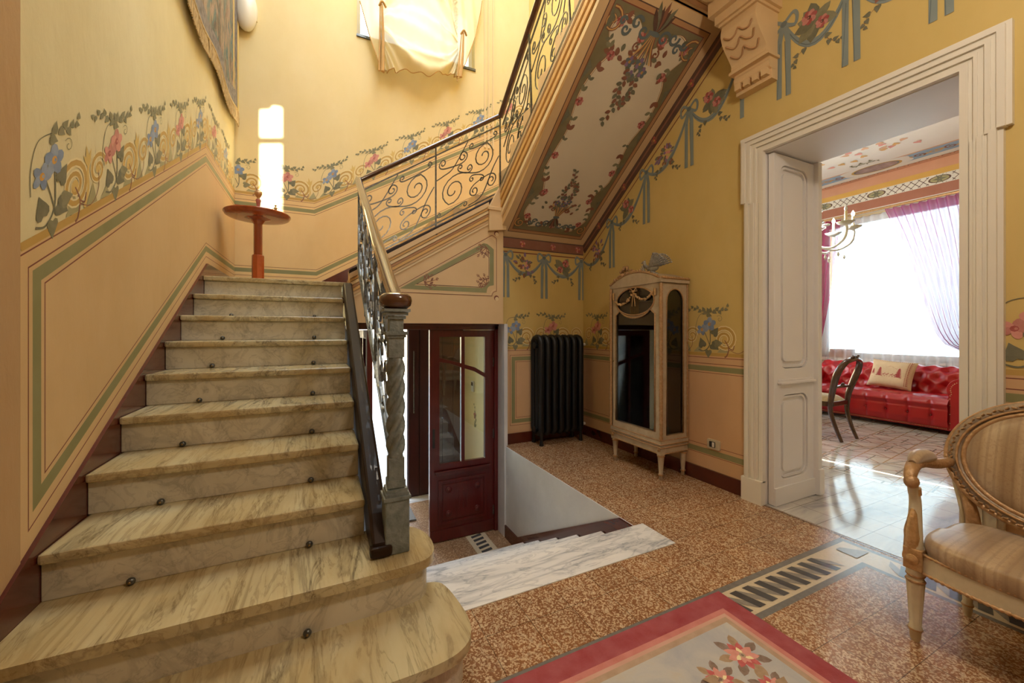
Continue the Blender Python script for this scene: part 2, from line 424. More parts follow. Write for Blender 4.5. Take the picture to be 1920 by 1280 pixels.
# inlaid border of the hall
def border(pt, path, w=.22):
    pass
x0b, x1b, y0b, y1b = -.7, 2.83, 1.08, 1.30
pt.poly([(x0b, y0b), (2.61, y0b), (2.61, -2.2), (x1b, -2.2), (x1b, y1b), (x0b, y1b)], m_bord_grey)
pt.poly([(x0b, y0b+.03), (2.64, y0b+.03), (2.64, -2.2), (x1b-.03, -2.2), (x1b-.03, y1b-.03), (x0b, y1b-.03)], m_bord_cream)
x = -.6
while x < 2.44:
    pt.poly([(x, 1.252), (x+.046, 1.252), (x+.082, 1.128), (x+.036, 1.128)], m_bord_black)
    pt.poly([(x+.046, 1.252), (x+.0655, 1.235), (x+.1085, 1.19), (x+.1265, 1.128), (x+.108, 1.142), (x+.068, 1.178)], m_bord_mid)
    x += .0905
y = .92
while y > -2.1:
    pt.poly([(2.658, y), (2.782, y+.036), (2.782, y+.082), (2.658, y+.046)], m_bord_black)
    pt.poly([(2.658, y+.046), (2.675, y+.0655), (2.72, y+.1085), (2.782, y+.1265), (2.768, y+.108), (2.732, y+.068)], m_bord_mid)
    y -= .0905
pt.poly([(2.655, 1.14), (2.785, 1.14), (2.785, 1.15), (2.70, 1.24), (2.655, 1.24)], m_bord_mid)
# threshold joint lines
pt.stroke([(XR-.02, .70), (XR-.02, 1.9)], .006, m_bord_black)
struct(mb, 'floor_hall')

# salon floor: pale marble with geometric inlay
t = NT('salon_floor'); v = t.coord((1, 1, 1), (0, 0, R(38)))
n = t.noise(t.coord((1, .35, 1), (0, 0, .4)), 4, 6, .6, 1)
c = t.ramp(n, [(.35, '#b8b4b0'), (.65, '#d2cec8')])
for rot, sc1, w, colr in ((38, .40, .020, '#8c6450'), (38+45, .55, .024, '#7b7a72'), (-7, .42, .018, '#9b7f58'), (12, .8, .040, '#9a9b98')):
    br = t.add('ShaderNodeTexBrick'); br.offset = .5; br.inputs['Scale'].default_value = 1
    br.inputs['Brick Width'].default_value = sc1; br.inputs['Row Height'].default_value = sc1*.5; br.inputs['Mortar Size'].default_value = w*.28
    t.link(t.coord((1, 1, 1), (0, 0, R(rot))), br.inputs['Vector'])
    c = t.mix(br.outputs['Fac'], c, colr)
t.col(c); t.set(.1); m_salon = t.m; MATS['salon'] = t.m
t2 = NT('threshold_tiles'); n = t2.noise(t2.coord((.4, 1.6, 1), (0, 0, .5)), 3.5, 6, .6, 1.2)
c = t2.ramp(n, [(.3, '#8f8f92'), (.5, '#b8b4b0'), (.7, '#c8c4be')])
br = t2.add('ShaderNodeTexBrick'); br.offset = 0; br.inputs['Scale'].default_value = 1; br.inputs['Brick Width'].default_value = .2075; br.inputs['Row Height'].default_value = .2075; br.inputs['Mortar Size'].default_value = .0018
br.inputs['Color1'].default_value = br.inputs['Color2'].default_value = (1, 1, 1, 1); br.inputs['Mortar'].default_value = (.25, .22, .2, 1)
t2.link(t2.coord(loc=(.02, .0, 0)), br.inputs['Vector']); t2.col(t2.mix(1., c, br.outputs['Color'], 'MULTIPLY')); t2.set(.1)
mb = MB(m_salon); mb.box((3.42, -1.5, -.15), (8.1, 6.5, 0))
pt = Paint(mb, ((0, 0, 0), (1, 0, 0), (0, 1, 0), (0, 0, 1)), .0004)
pt.poly([(3.42, .3), (4.15, .3), (4.15, 2.6), (3.42, 2.6)], t2.m)
struct(mb, 'floor_salon')
mb = MB(t2.m); mb.box((XR, .81, -.02), (3.42, 1.775, .0015)); struct(mb, 'floor_threshold')
# lower entrance floor
mb = MB(m_floor_low); mb.box((.2, 1.9, LOW-.15), (1.84, 4.45, LOW))
pt = Paint(mb, ((0, 0, LOW), (1, 0, 0), (0, 1, 0), (0, 0, 1)), .0004)
pt.poly([(1.42, 3.45), (1.64, 3.45), (1.64, 4.1), (1.42, 4.1)], m_bord_cream)
for k in range(8):
    y = 3.48+.078*k
    pt.poly([(1.47, y), (1.59, y+.028), (1.59, y+.072), (1.47, y+.044)], m_bord_black)
struct(mb, 'floor_entrance')

# ------------------------------------------------------------------ decoration templates
def frieze(pt, s0, s1, first, sc_=1.0, skip=()):
    """ivy, paired flowers and scrolls above the ochre band; h=0 is the band's lower edge"""
    P = .485; n0 = 0; s = first; k = 0
    zb_ = pt.z
    while s < s1+.1:
        pt.z = zb_
        if s > s0-.3:
            fa, fb, fc = ((P_blue, P_blue2, P_gold), (P_rose, P_rose2, P_red))[k % 2]
            def ins(x): return s0-.005 <= x <= s1+.005
            # sage ground between the scrolls
            for (a, b, h) in ((.10, .20, .10), (.245, .335, .12), (.36, .45, .08)):
                if ins(s+a) and ins(s+b): pt.poly([(s+a, .03), (s+b, .03), (s+(a+b)/2+.01, h)], P_sage)
            # big and small scroll
            for (cx, cy, r, w, a0, tn, st) in ((.165, .135, .098, -1, 2.6, 2.0, .022), (.345, .165, .072, 1, .1, 1.6, .018)):
                if ins(s+cx-r*1.1) and ins(s+cx+r*1.1):
                    sp = spiral((s+cx, cy), r, a0, w, tn, 34)
                    tail = [(s+cx+r*cos(a0)*1.0-.03, .03)] if w < 0 else [(s+cx+.085, .03)]
                    for m, ww in ((P_cream, st*1.75), (P_ochre, st)):
                        pt.stroke(sp, ww, m, lambda t: 1-.35*t)
                    pt.disc(s+cx, cy, r*.24, P_ochre2, 10)
            if ins(s+.24) and ins(s+.36):
                pt.stroke(bez([(s+.235, .03), (s+.262, .10), (s+.258, .17), (s+.275, .225)], 5), .017, P_ochre2)
                for a, L in ((1.2, .07), (1.75, .085), (2.3, .06)): pt.leaf(s+.262, .20, L, a, P_ochre2, .22)
            if ins(s+.15) and ins(s+.3):
                pt.stroke(bez([(s+.165, .13), (s+.20, .07), (s+.185, .01), (s+.165, -.005)], 5), .012, P_brown, lambda t: .5+.5*t)
                pt.stroke(bez([(s+.20, .07), (s+.235, .055), (s+.245, .09)], 5), .007, P_brown)
                pt.stroke(bez([(s+.195, .06), (s+.28, .03), (s+.345, .08), (s+.345, .16)], 6), .004, P_brown)
            # vine
            if ins(s-.1) and ins(s+.1) or ins(s) :
                cl = (lambda q: [p for p in q if ins(p[0])])
                for q, w in (([(s-.075, .05), (s-.02, .04), (s+.03, .09), (s+.035, .2), (s+.02, .3)], .008), ([(s+.03, .09), (s-.0, .16), (s-.03, .22)], .006),
                             ([(s-.10, .16), (s-.10, .25), (s-.06, .34), (s+.04, .36)], .004)):
                    b = cl(bez(q, 6))
                    if len(b) > 2: pt.stroke(b, w, P_leaf2)
                for (x, y, L, a) in ((.045, .10, .085, -.6), (.06, .17, .08, .9), (-.03, .07, .085, 1.9), (.02, .05, .07, -1.6), (.075, .1, .075, .1)):
                    if ins(s+x-.05) and ins(s+x+.08): pt.leaf(s+x, y, L, a, P_leaf if L < .08 else P_leaf2, .55)
                if ins(s-.07): pt.flower(s-.04, .215, .052, fb, fa, fc, 5, 1.2, .8)
                if ins(s+.07): pt.flower(s+.03, .26, .056, fa, fb, fc, 5)
                for q, n, L in (([(s+.0, .34), (s+.07, .37), (s+.14, .365), (s+.2, .40)], 8, .052), ([(s+.03, .355), (s-.04, .375), (s-.12, .40), (s-.19, .385)], 9, .048)):
                    if ins(q[-1][0]) and ins(q[0][0]): pt.sprig(q, n, L, P_leaf2, P_leaf, .004)
                if ins(s+.17): pt.stroke(spiral((s+.12, .30), .03, 2.4, -1, 1.2, 14), .003, P_leaf)
        s += P; k += 1

def dadolines(pt, pts_of, cut=None):
    """upper band set; pts_of(h) gives the polyline at height offset h from the ochre band's lower edge"""
    for h0, h1, m in ((0, .026, P_ochre), (-.013, -.008, P_line), (-.067, -.062, P_line), (-.133, -.091, P_green), (-.157, -.153, P_line)):
        h = (h0+h1)/2; w = h1-h0
        pt.stroke(pts_of(h), w, m)

def clipslope(knee, slope, z0):
    return lambda s, h: (s, z0+h+(min(0, s-knee)*slope))

# ------------------------------------------------------------------ left wall
FL = ((XL, 0, 0), (0, 1, 0), (0, 0, 1), (1, 0, 0))
KN = 4.11
def zref(y, z0): return z0+min(0, y-KN)*SL
mb = MB(m_up_l, m_dado_l, m_pier)
mb.box((XL-.3, 1.815, -1.2), (XL, YB+.3, ZTOP)); mb.slot(m_pier).box((XL-.3, YF, -1.2), (XL+.004, 1.815, ZTOP))
pt = Paint(mb, FL)
pt.poly([(1.815, -.2), (YB, -.2), (YB, 2.80), (KN, 2.80), (1.815, zref(1.815, 2.80))], m_dado_l)
pt.stroke([(1.815, -.2), (1.815, 6)], .006, P_line)
ref = 2.80
pt.T = lambda a, b: (a, b)
def lp(z, ys): return [(y, zref(y, z)) for y in ys]
for z, w, m in ((2.813, .026, P_ochre), (2.787, .005, P_line)):
    pt.stroke(lp(z, (1.82, KN, YB)), w, m)
# closed panel lines running down beside the stairs
for zt, yv, zb, w, m in ((2.733, 1.859, 1.872, .005, P_line), (2.688, 1.903, 1.938, .045, P_green), (2.643, 1.946, 1.986, .005, P_line)):
    pts = [(YB, zt), (KN, zt), (yv, zref(yv, zt)), (yv, zref(yv, zb)), (KN, zb), (YB, zb)]
    pt.stroke(pts, w, m)
pt.T = lambda a, b: (a, zref(a, 2.80)+b)
frieze(pt, 1.83, YB-.02, 1.97)
struct(mb, 'wall_left')
# brown painted skirting climbing beside the stairs
mb = MB(m_brownskirt)
pts = [(.9, zref(.9, 1.813)), (KN, 1.813), (YB, 1.813), (YB, ZL-.2), (KN, ZL-.25), (.9, zref(.9, ZL-.25))]
mb.prism([(-1.2, .12), (.9+.0, .12), (.95, zref(.95, 1.813))] + pts[1:4] + [(KN, 1.3), (2.0, -.05), (-1.2, -.05)], ((XL, 0, 0), (0, 1, 0), (0, 0, 1), (1, 0, 0)), .016)
struct(mb, 'baseboard_left')

# ------------------------------------------------------------------ back wall of the stairwell with high window
wx0, wx1, wz0, wz1 = .42, 2.0, 4.99, 6.9
mb = MB(m_up_b)
mb.prism([(XL-.3, -1.0), (.1, -1.0), (.1, 1.5), (XR+.3, 1.5), (XR+.3, ZTOP), (XL-.3, ZTOP)], ((0, YB, 0), (1, 0, 0), (0, 0, 1), (0, 1, 0)), .35,
         [[(wx0, wz0), (wx1, wz0), (wx1, wz1), (wx0, wz1)]])
pt = Paint(mb, ((0, YB, 0), (1, 0, 0), (0, 0, 1), (0, -1, 0)))
KB = -.06; SB = .585
def zb(x, z): return z+max(0, x-KB)*SB
pt.poly([(XL, 1.6), (XR, 1.6), (XR, zb(XR, 2.80)), (KB, 2.80), (XL, 2.80)], m_dado_b)
for z, w, m in ((2.813, .026, P_ochre), (2.80-.013, .005, P_line), (2.735, .005, P_line), (2.688, .043, P_green), (2.643, .005, P_line)):
    pt.stroke([(XL, z), (KB, z), (XR, zb(XR, z))], w, m)
for z, w, m in ((1.986, .005, P_line), (1.94, .045, P_green), (1.88, .005, P_line)):
    pt.stroke([(XL, z), (KB+.02, z), (XR, zb(XR, z))], w, m)
pt.T = lambda a, b: (a, zb(a, 2.80)+b)
frieze(pt, XL+.01, XR, -.37-.485)
struct(mb, 'wall_back')
mb = MB(m_brownskirt); mb.prism([(XL, ZL-.1), (.3, ZL-.1), (XR, zb(XR, 1.813)-.3), (XR, zb(XR, 1.813)), (.0, 1.84), (XL, 1.813)], ((0, YB, 0), (1, 0, 0), (0, 0, 1), (0, -1, 0)), .014)
struct(mb, 'baseboard_back')
# painted pilaster moulding right of the window
mb = MB(P_moldc)
for x in (2.14, 2.20, 2.27): mb.box((x, YB-.018, 3.9), (x+.022, YB, ZTOP-.5))
struct(mb, 'trim_1')

# ------------------------------------------------------------------ right wall with the salon doorway
mb = MB(m_up_r)
Y0, Y1, ZD = .79, 1.797, 2.545
mb.box((XR, YF, -.15), (3.42, Y0, 3.9)); mb.box((XR, Y1, -.15), (3.42, YB+.3, 3.9)); mb.box((XR, Y0, ZD), (3.42, Y1, 3.9))
mb.box((XR, YF, 3.9), (XR+.2, YB+.3, ZTOP))
pt = Paint(mb, ((XR, 0, 0), (0, 1, 0), (0, 0, 1), (-1, 0, 0)))
zr = 1.045
pt.poly([(1.9, 0), (YA, 0), (YA, zr), (1.9, zr)], m_dado_r); pt.poly([(.70, 0), (-2.9, 0), (-2.9, zr), (.70, zr)], m_dado_r)
for s0, s1 in ((1.9, YA), (-2.9, .70)):
    for h0, h1, m in ((0, .026, P_ochre), (-.017, -.012, P_line), (-.067, -.062, P_line), (-.126, -.084, P_green), (-.142, -.138, P_line)):
        pt.stroke([(s0, zr+(h0+h1)/2), (s1, zr+(h0+h1)/2)], h1-h0, m)
    for z, w, m in ((.306, .004, P_line), (.256, .044, P_green), (.226, .004, P_line)):
        pt.stroke([(s0, z), (s1, z)], w, m)
# the frieze runs from far to near: mirror so it reads the same way as on the other walls
pt.T = lambda a, b: (YA-a, zr+b)
frieze(pt, .0, YA-1.95, -.23)
pt.T = lambda a, b: (.70-a, zr+b)
frieze(pt, .0, 3.4, -.385)
# soffit line on this wall: flight, beam, hall ceiling
SF = .735
def zs(y): return 2.29+max(0, YA-y)*SF if y > 2.1 else 3.65
pt.T = lambda a, b: (a, b)
pt.stroke([(YA, 2.29-.06), (2.1, 2.29-.06+(YA-2.1)*SF)], .12, P_dkbrown)
pt.stroke([(YA, 2.29-.06), (2.1, 2.29-.06+(YA-2.1)*SF)], .02, P_brown)
for d in (.135, .165): pt.stroke([(YA, 2.29-d*1.15), (2.0, 2.29-d*1.15+(YA-2.0)*SF)], .010, P_line if d > .15 else P_mold2)
y = YA-.3
while y > 2.2:
    pt.flower(y, 2.29-.06+(YA-y)*SF, .038, P_red, P_brown, P_gold); y -= .42
for z, w, m in ((3.66, .13, P_dkbrown), (3.58, .012, P_line), (3.55, .012, P_mold2)):
    pt.stroke([(1.9, z), (-2.9, z)], w, m)
def bow(pt, x, z, tail, tw=.034):
    pt.z = .0032
    for sg in (-1, 1):
        L = [(x, z), (x+sg*.06, z+.045), (x+sg*.085, z+.01), (x+sg*.07, z-.045), (x, z)]
        pt.stroke(bez(L, 5), .022, P_rib)
        pt.stroke([(x+sg*.006, z), (x+sg*.028, z-.12), (x+sg*.03, z-tail)], tw, P_rib)
        pt.stroke([(x+sg*.016+.009, z-.12), (x+sg*.03+.013, z-tail)], .004, P_rib2)
    pt.disc(x, z, .022, P_rib2, 8)
def swag(pt, a, b, drop, kind):
    pt.z = .0016
    q = [(lerp(a[0], b[0], t), lerp(a[1], b[1], t)-drop*(1-(2*t-1)**2)) for t in [i/14 for i in range(15)]]
    pt.stroke(q, .036, P_rib, lambda t: .55+.75*(1-abs(2*t-1))); pt.stroke([(x, y-.006) for x, y in q], .006, P_rib2)
    mx, mz = (a[0]+b[0])/2, (a[1]+b[1])/2-drop*.45
    if kind == 0:
        for i in range(34):
            an = random.uniform(0, 6.28); r = random.uniform(.01, .10)
            pt.eleaf(mx+r*cos(an), mz+r*sin(an), random.uniform(.035, .06), an, (P_leaf2, P_brown, P_violet)[i % 3], .28)
        for i in range(9): pt.disc(mx+random.uniform(-.05, .05), mz+random.uniform(-.07, .06), .014, (P_rose2, P_violet)[i % 2], 7)
    else:
        for i in range(12):
            an = random.uniform(0, 6.28); pt.eleaf(mx, mz, random.uniform(.08, .13), an, (P_leaf, P_leaf2)[i % 2], .3)
        pt.flower(mx+.035, mz+.045, .045, P_red, P_rose, P_dkbrown, 7); pt.flower(mx-.04, mz-.03, .038, P_red, P_rose, P_dkbrown, 7)
    zc = (a[1]+b[1])/2-drop
    pt.sprig([(mx-.05, zc+.0), (mx-.10, zc-.06), (mx-.15, zc-.08)], 5, .045, P_brown, P_leaf2, .003)
    pt.sprig([(mx+.06, zc), (mx+.12, zc-.05), (mx+.13, zc-.10)], 5, .045, P_brown, P_leaf2, .003)
bows = [(YA-.015, 2.09), (3.44, 2.44), (2.93, 2.80), (2.43, 3.17)]
for i in range(3): swag(pt, bows[i], bows[i+1], .20, i % 2)
swag(pt, (2.43, 3.17), (1.98, 3.30), .24, 1)
for x, z in bows[1:]: bow(pt, x, z, .50)
pt.stroke([(1.95, 3.45), (1.95, 2.86)], .032, P_rib)
hb = [1.65, 1.265, .88, .49, .1, -.3, -.7]
for i in range(6): swag(pt, (hb[i], 3.36), (hb[i+1], 3.36), .24, (i+1) % 2)
for x in hb: bow(pt, x, 3.36, .50)
struct(mb, 'wall_right')
mb = MB(m_brownskirt)
mb.box((XR-.018, 1.945, 0), (XR, YA, .115)); mb.box((XR-.018, -2.9, 0), (XR, .66, .115)); struct(mb, 'baseboard_right')

# ------------------------------------------------------------------ alcove wall (behind radiator)
mb = MB(m_up_r)
mb.box((1.799, YA, -.15), (XR, YA+.12, 2.5))
pt = Paint(mb, ((0, YA, 0), (1, 0, 0), (0, 0, 1), (0, -1, 0)))
pt.poly([(1.80, 0), (XR, 0), (XR, zr), (1.80, zr)], m_dado_r)
for h0, h1, m in ((0, .026, P_ochre), (-.017, -.012, P_line)):
    pt.stroke([(1.80, zr+(h0+h1)/2), (XR, zr+(h0+h1)/2)], h1-h0, m)
for zt, x, zbm, w, m in ((zr-.065, 1.895, .20, .004, P_line), (zr-.105, 1.935, .245, .042, P_green), (zr-.14, 1.97, .285, .004, P_line)):
    pt.stroke([(XR, zt), (x, zt), (x, zbm), (XR, zbm)], w, m)
pt.T = lambda a, b: (a, zr+b); frieze(pt, 1.80, XR, 1.94); pt.T = lambda a, b: (a, b)
pt.stroke([(1.80, 2.225), (XR, 2.225)], .125, P_dkbrown); pt.stroke([(1.80, 2.225), (XR, 2.225)], .1, P_brown)
for x in (2.05, 2.45, 2.8): pt.flower(x, 2.225, .036, P_red, P_rose, P_gold, 6)
for z, m in ((2.15, P_mold2), (2.125, P_line)): pt.stroke([(1.80, z), (XR, z)], .012, m)
swag(pt, (1.84, 2.09), (2.33, 2.09), .20, 0); swag(pt, (2.33, 2.09), (2.85, 2.09), .20, 1)
for x in (1.84, 2.33, 2.85): bow(pt, x, 2.09, .47)
struct(mb, 'wall_alcove')
mb = MB(m_brownskirt); mb.box((1.82, YA-.018, 0), (XR, YA, .115)); struct(mb, 'baseboard_alcove')

# ------------------------------------------------------------------ walls of the sunken entrance
mb = MB(m_grout); mb.box((1.814, 1.94, LOW-.1), (1.90, YA+.1, -.004)); mb.box((1.795, 3.905, LOW-.1), (1.835, 4.35, 1.325)); struct(mb, 'wall_entrance_right')
mb = MB(m_grout); mb.prism([(1.95, LOW-.1), (4.1, LOW-.1), (4.1, 1.3), (3.5, 1.25), (1.95, .36)], ((.20, 0, 0), (0, 1, 0), (0, 0, 1), (1, 0, 0)), .045); struct(mb, 'wall_entrance_left')
mb = MB(m_brownskirt)
dn = lambda y: -.163-(y-1.94)/.30*.163
mb.prism([(1.94, -.004), (2.09, -.004), (3.62, LOW+.13), (4.1, LOW+.13), (4.1, LOW), (3.5, LOW), (1.94, -.25)], ((1.814, 0, 0), (0, 1, 0), (0, 0, 1), (-1, 0, 0)), .016)
struct(mb, 'baseboard_entrance')
# ------------------------------------------------------------------ panel wall under the second flight
mb = MB(P_mold)
mb.prism([(.24, 1.325), (1.78, 1.325), (1.78, 2.70), (.24, 1.80)], ((0, 3.9, 0), (1, 0, 0), (0, 0, 1), (0, 1, 0)), .16)
pt = Paint(mb, ((0, 3.9, 0), (1, 0, 0), (0, 0, 1), (0, -1, 0)))
xa, xb, za, zt = .70, 1.665, 1.655, 2.235
S2 = .615
def cutp(o):
    # triangular panel with notched right corners
    x1 = xb-o; z0 = za+o; r = .07+o*.5
    bl = (xa+o*2.9, z0)
    top = lambda x: za-.02+(x-xa)*S2*.98+.02-o*1.15
    return [bl, (x1-r, z0)]+[(x1+.0-r*cos(a), z0+r*sin(a)) for a in (.35, .8, 1.2)]+[(x1, z0+r), (x1, top(x1)-r*1.2)]+[(x1-r*.35, top(x1)-r*.95), (x1-r*.75, top(x1)-r*.7)]+[(x1-r*1.1, top(x1-r*1.1))]
pt.stroke(cutp(-.035), .006, P_line, closed=True); pt.stroke(cutp(-.025), .006, P_moldc, closed=True)
pt.stroke(cutp(.02), .048, P_green, closed=True); pt.stroke(cutp(.052), .006, P_dkbrown, closed=True); pt.stroke(cutp(.06), .004, P_moldc, closed=True)
for x, z in ((1.70, 1.60), (1.70, 2.29)):
    pt.disc(x, z, .028, P_line, 14); pt.disc(x+.005, z-.008, .022, P_moldc, 12)
for x, z, a0 in ((1.585, 2.13, 3.9), (1.585, 1.74, 2.36), (.93, 1.725, .3)):
    for k, (da, L_) in enumerate(((0, .13), (.5, .10), (-.5, .10), (1.0, .075), (-1.0, .075))):
        ex, ez = x+cos(a0+da)*L_, z+sin(a0+da)*L_
        pt.stroke(bez([(x, z), (x+cos(a0+da*1.5)*L_*.5, z+sin(a0+da*1.5)*L_*.5), (ex, ez)], 5), .010, P_brown, lambda t: 1-.6*t)
        pt.stroke(spiral((ex, ez), .016, a0, 1 if da >= 0 else -1, 1, 10), .007, P_brown)
        pt.eleaf(x+cos(a0+da)*L_*.5, z+sin(a0+da)*L_*.5, .04, a0+da+.7, P_brown, .25)
struct(mb, 'wall_panel')
# raked mouldings of the second flight's string
mb = MB(P_mold)
def rake(mb, x0, x1, off, h, d, m, z0=2.045, xz=.617):
    mb.slot(m); zz = lambda x: z0+(x-xz)*S2+off
    mb.prism([(x0, zz(x0)), (x1, zz(x1)), (x1, zz(x1)+h), (x0, zz(x0)+h)], ((0, 3.9, 0), (1, 0, 0), (0, 0, 1), (0, -1, 0)), d)
for off, h, d, m in ((-.055, .05, .035, P_mold), (-.085, .026, .028, P_mold2), (-.12, .03, .022, P_moldc), (-.15, .026, .014, P_mold3), (-.185, .03, .020, P_mold2), (-.215, .026, .012, P_mold), (-.24, .02, .008, P_moldc)):
    rake(mb, .24, 1.60, off-.04, h, d, m)
struct(mb, 'trim_2')
# corner capital block where the strings meet
mb = MB(P_mold)
mb.prism([(1.60, 2.30), (1.80, 2.33), (1.80, 2.80), (1.72, 2.78), (1.60, 2.56)], ((0, 3.9, 0), (1, 0, 0), (0, 0, 1), (0, -1, 0)), .045)
mb.box((1.585, 3.845, 2.52), (1.80, 3.9, 2.56))
struct(mb, 'trim_3', bevel=.006)

# ------------------------------------------------------------------ second flight, quarter landing, third flight
mb = MB(P_mold)
n = 6
for k in range(n):
    x0_ = .30+k*.243
    mb.box((x0_, 4.06, 1.6+.16*k), (1.76, YB, ZL+.175*(k+1)-.01))
struct(mb, 'floor_upper_flight')
mb = MB(P_mold); mb.box((1.76, 4.08, 2.30), (XR, YB, 2.74)); struct(mb, 'floor_quarter_landing')
# third flight: solid, soffit painted
FS = ((1.76, 0, 0), (0, 1, 0), (0, 0, 1), (1, 0, 0))
mb = MB(P_mold)
prof = [(YA+.0, 2.29), (YA, 2.78)]
ns = 7; 
for k in range(ns):
    y = YA-k*(YA-2.1)/ns; z = 2.78+SF*(YA-y)
    prof += [(y, z+.19), (y-(YA-2.1)/ns, z+.19)]
prof += [(2.1, 2.29+SF*(YA-2.1))]
mb.prism(prof, FS, XR-1.76)
mb.v = [(x+(.05*(3.9-y) if x < 2 else 0), y, z) for x, y, z in mb.v]
ls = sqrt(1+SF*SF); 
# soffit frame: u across (X), v up the slope from the alcove wall
O = V((1.76, YA, 2.29)); Vv = V((0, -1, SF)).normalized(); Nn = V((0, -SF, -1)).normalized()
pt = Paint(mb, (O, (1, 0, 0), Vv, Nn), .0015); pt.step = .000012
L = (YA-2.1)*ls; W = XR-1.76
def rr(o, a, m): pt.poly([(o, o), (W-o, o), (W-o, L-o*a), (o, L-o*a)], m)
rr(.0, 1, P_mold); rr(.075, 1, P_dkbrown); rr(.083, 1, P_mold3); rr(.115, 1, P_line); rr(.122, 1, P_olive)
# cartouche
def cart(o):
    h = [(.30, .16), (.42, .145), (.56, .16), (.62, .19)]   # bottom from left to right
    wv = []
    side = [(.20, .26), (.16, .36), (.19, .50), (.25, .60), (.22, .72), (.165, .84), (.18, 1.05), (.205, 1.25), (.175, 1.42), (.16, 1.58), (.20, 1.76), (.25, 1.86)]
    top = [(.22, 1.93), (.17, 2.02), (.20, 2.10), (.30, 2.15), (.40, 2.12), (.45, 2.04)]
    c = W/2
    sc1 = (L-.36)/1.95
    f = lambda p, sg: (c+sg*(c-p[0]-o), .16+o+(p[1]-.16)*sc1*(1-o*.9))
    left = [f(p, -1) for p in side+top]; right = [f(p, 1) for p in (side+top)[::-1]]
    bot_l = [f((.28, .17), -1)]; bot_r = [f((.28, .17), 1)]
    q = bot_l+left+[f((c, 1.98), 1)]+right+bot_r+[f((.42, .19), 1), f((c, .20), 1), f((.42, .19), -1)]
    q.append(q[0])
    return bez(q, 4)[:-1]
pt.poly(cart(0), P_brown); pt.poly(cart(.006), P_cream); pt.poly(cart(.012), P_brown); pt.poly(cart(.016), P_soff)
cc = cart(.026); N = len(cc)
for i in range(0, N, 2):
    x, y = cc[i]; x2, y2 = cc[(i+1) % N]; a = atan2(y2-y, x2-x)
    if (i//2) % 5 < 3:
        for sg in (-1, 1): pt.eleaf(x, y, .042+.01*(i % 3), a+sg*random.uniform(.4, 1.1), (P_leaf2, P_brown, P_leaf)[(i//2) % 3], .32)
for i in range(5, N, 11): pt.flower(cc[i][0]*.97+W*.015, cc[i][1], .036, P_red, P_rose, P_dkbrown, 7)
for sg in (-1, 1):
    cx = W/2
    for v0, r, w in ((L-.24, .085, 1), (.21, .06, -1)):
        for st_, m_ in ((.024, P_brown), (.010, P_mold2)): pt.stroke(spiral((cx+sg*.395, v0), r, 1.2 if sg > 0 else 1.9, sg*w, 1.5, 22), st_, m_, lambda t: 1-.5*t)
    for v0 in (.5, .92, 1.28, 1.66, 2.0):
        pt.poly([(cx+sg*.432, v0), (cx+sg*.434, v0+.15), (cx+sg*.385, v0+.10)], P_leaf2)
    for (dx, dy, r, w_) in ((.10, .02, .055, 1), (.19, .05, .05, -1), (.26, -.01, .04, 1), (.31, .03, .03, -1)):
        pt.stroke(spiral((cx+sg*dx, L-.25+dy), r, .4, sg*w_, 1.15, 18), .022, P_rib2, lambda t: 1-.4*t); pt.stroke(spiral((cx+sg*dx*.9, .25-dy*.5), r*.8, 0, -sg*w_, 1.1, 16), .018, P_rib2)
def bouquet(x, y, d, s=1.0):
    for i in range(7): pt.eleaf(x, y, (.17+.03*(i % 2))*s, d*pi/2+(i-3)*.2, (P_dkbrown, P_leaf2, P_dkbrown, P_brown)[i % 4], .11)
    for i in range(11): pt.stroke(bez([(x+(i-5)*.003, y), (x+(i-5)*.010, y-d*.10*s), (x+(i-5)*.024, y-d*.20*s)], 4), .011, (P_mold2, P_brown, P_olive)[i % 3])
    pt.disc(x, y, .05*s, P_rib2, 10, .018); 
    for sg in (-1, 1): pt.stroke(spiral((x+sg*.10*s, y-d*.12*s), .035*s, 1.57, -sg, 1.2, 14), .014, P_brown)
    for i in range(22):
        an = -d*pi/2+random.uniform(-1.2, 1.2); r = random.uniform(.19, .33)*s
        pt.eleaf(x+r*cos(an), y+r*sin(an), .055*s, random.uniform(0, 6.28), (P_leaf2, P_brown)[i % 2], .33)
    for dx, dy in ((-.09, -.22), (.07, -.26), (-.03, -.31), (.01, -.21)): pt.flower(x+dx*s, y+d*dy*s, .042*s, P_violet, P_rib2, P_gold)
    for sg, L2 in ((-1, .72), (1, .45)):
        q = bez([(x+sg*.02, y-d*.30*s), (x+sg*.07, y-d*.42*s), (x+sg*.02, y-d*.54*s), (x+sg*.06, y-d*L2*s)], 6)
        pt.stroke(q, .004, P_leaf2)
        for k in range(0, len(q)-1, 1):
            a = atan2(q[k+1][1]-q[k][1], q[k+1][0]-q[k][0]); pt.eleaf(q[k][0], q[k][1], .05*s, a+(.9 if k % 2 else -.9), (P_leaf2, P_brown)[(k//2) % 2], .33)
bouquet(W/2, L-.22, 1); bouquet(W/2, .34, -1, .8)
tag(mb.build('trim_4'), kind='structure')
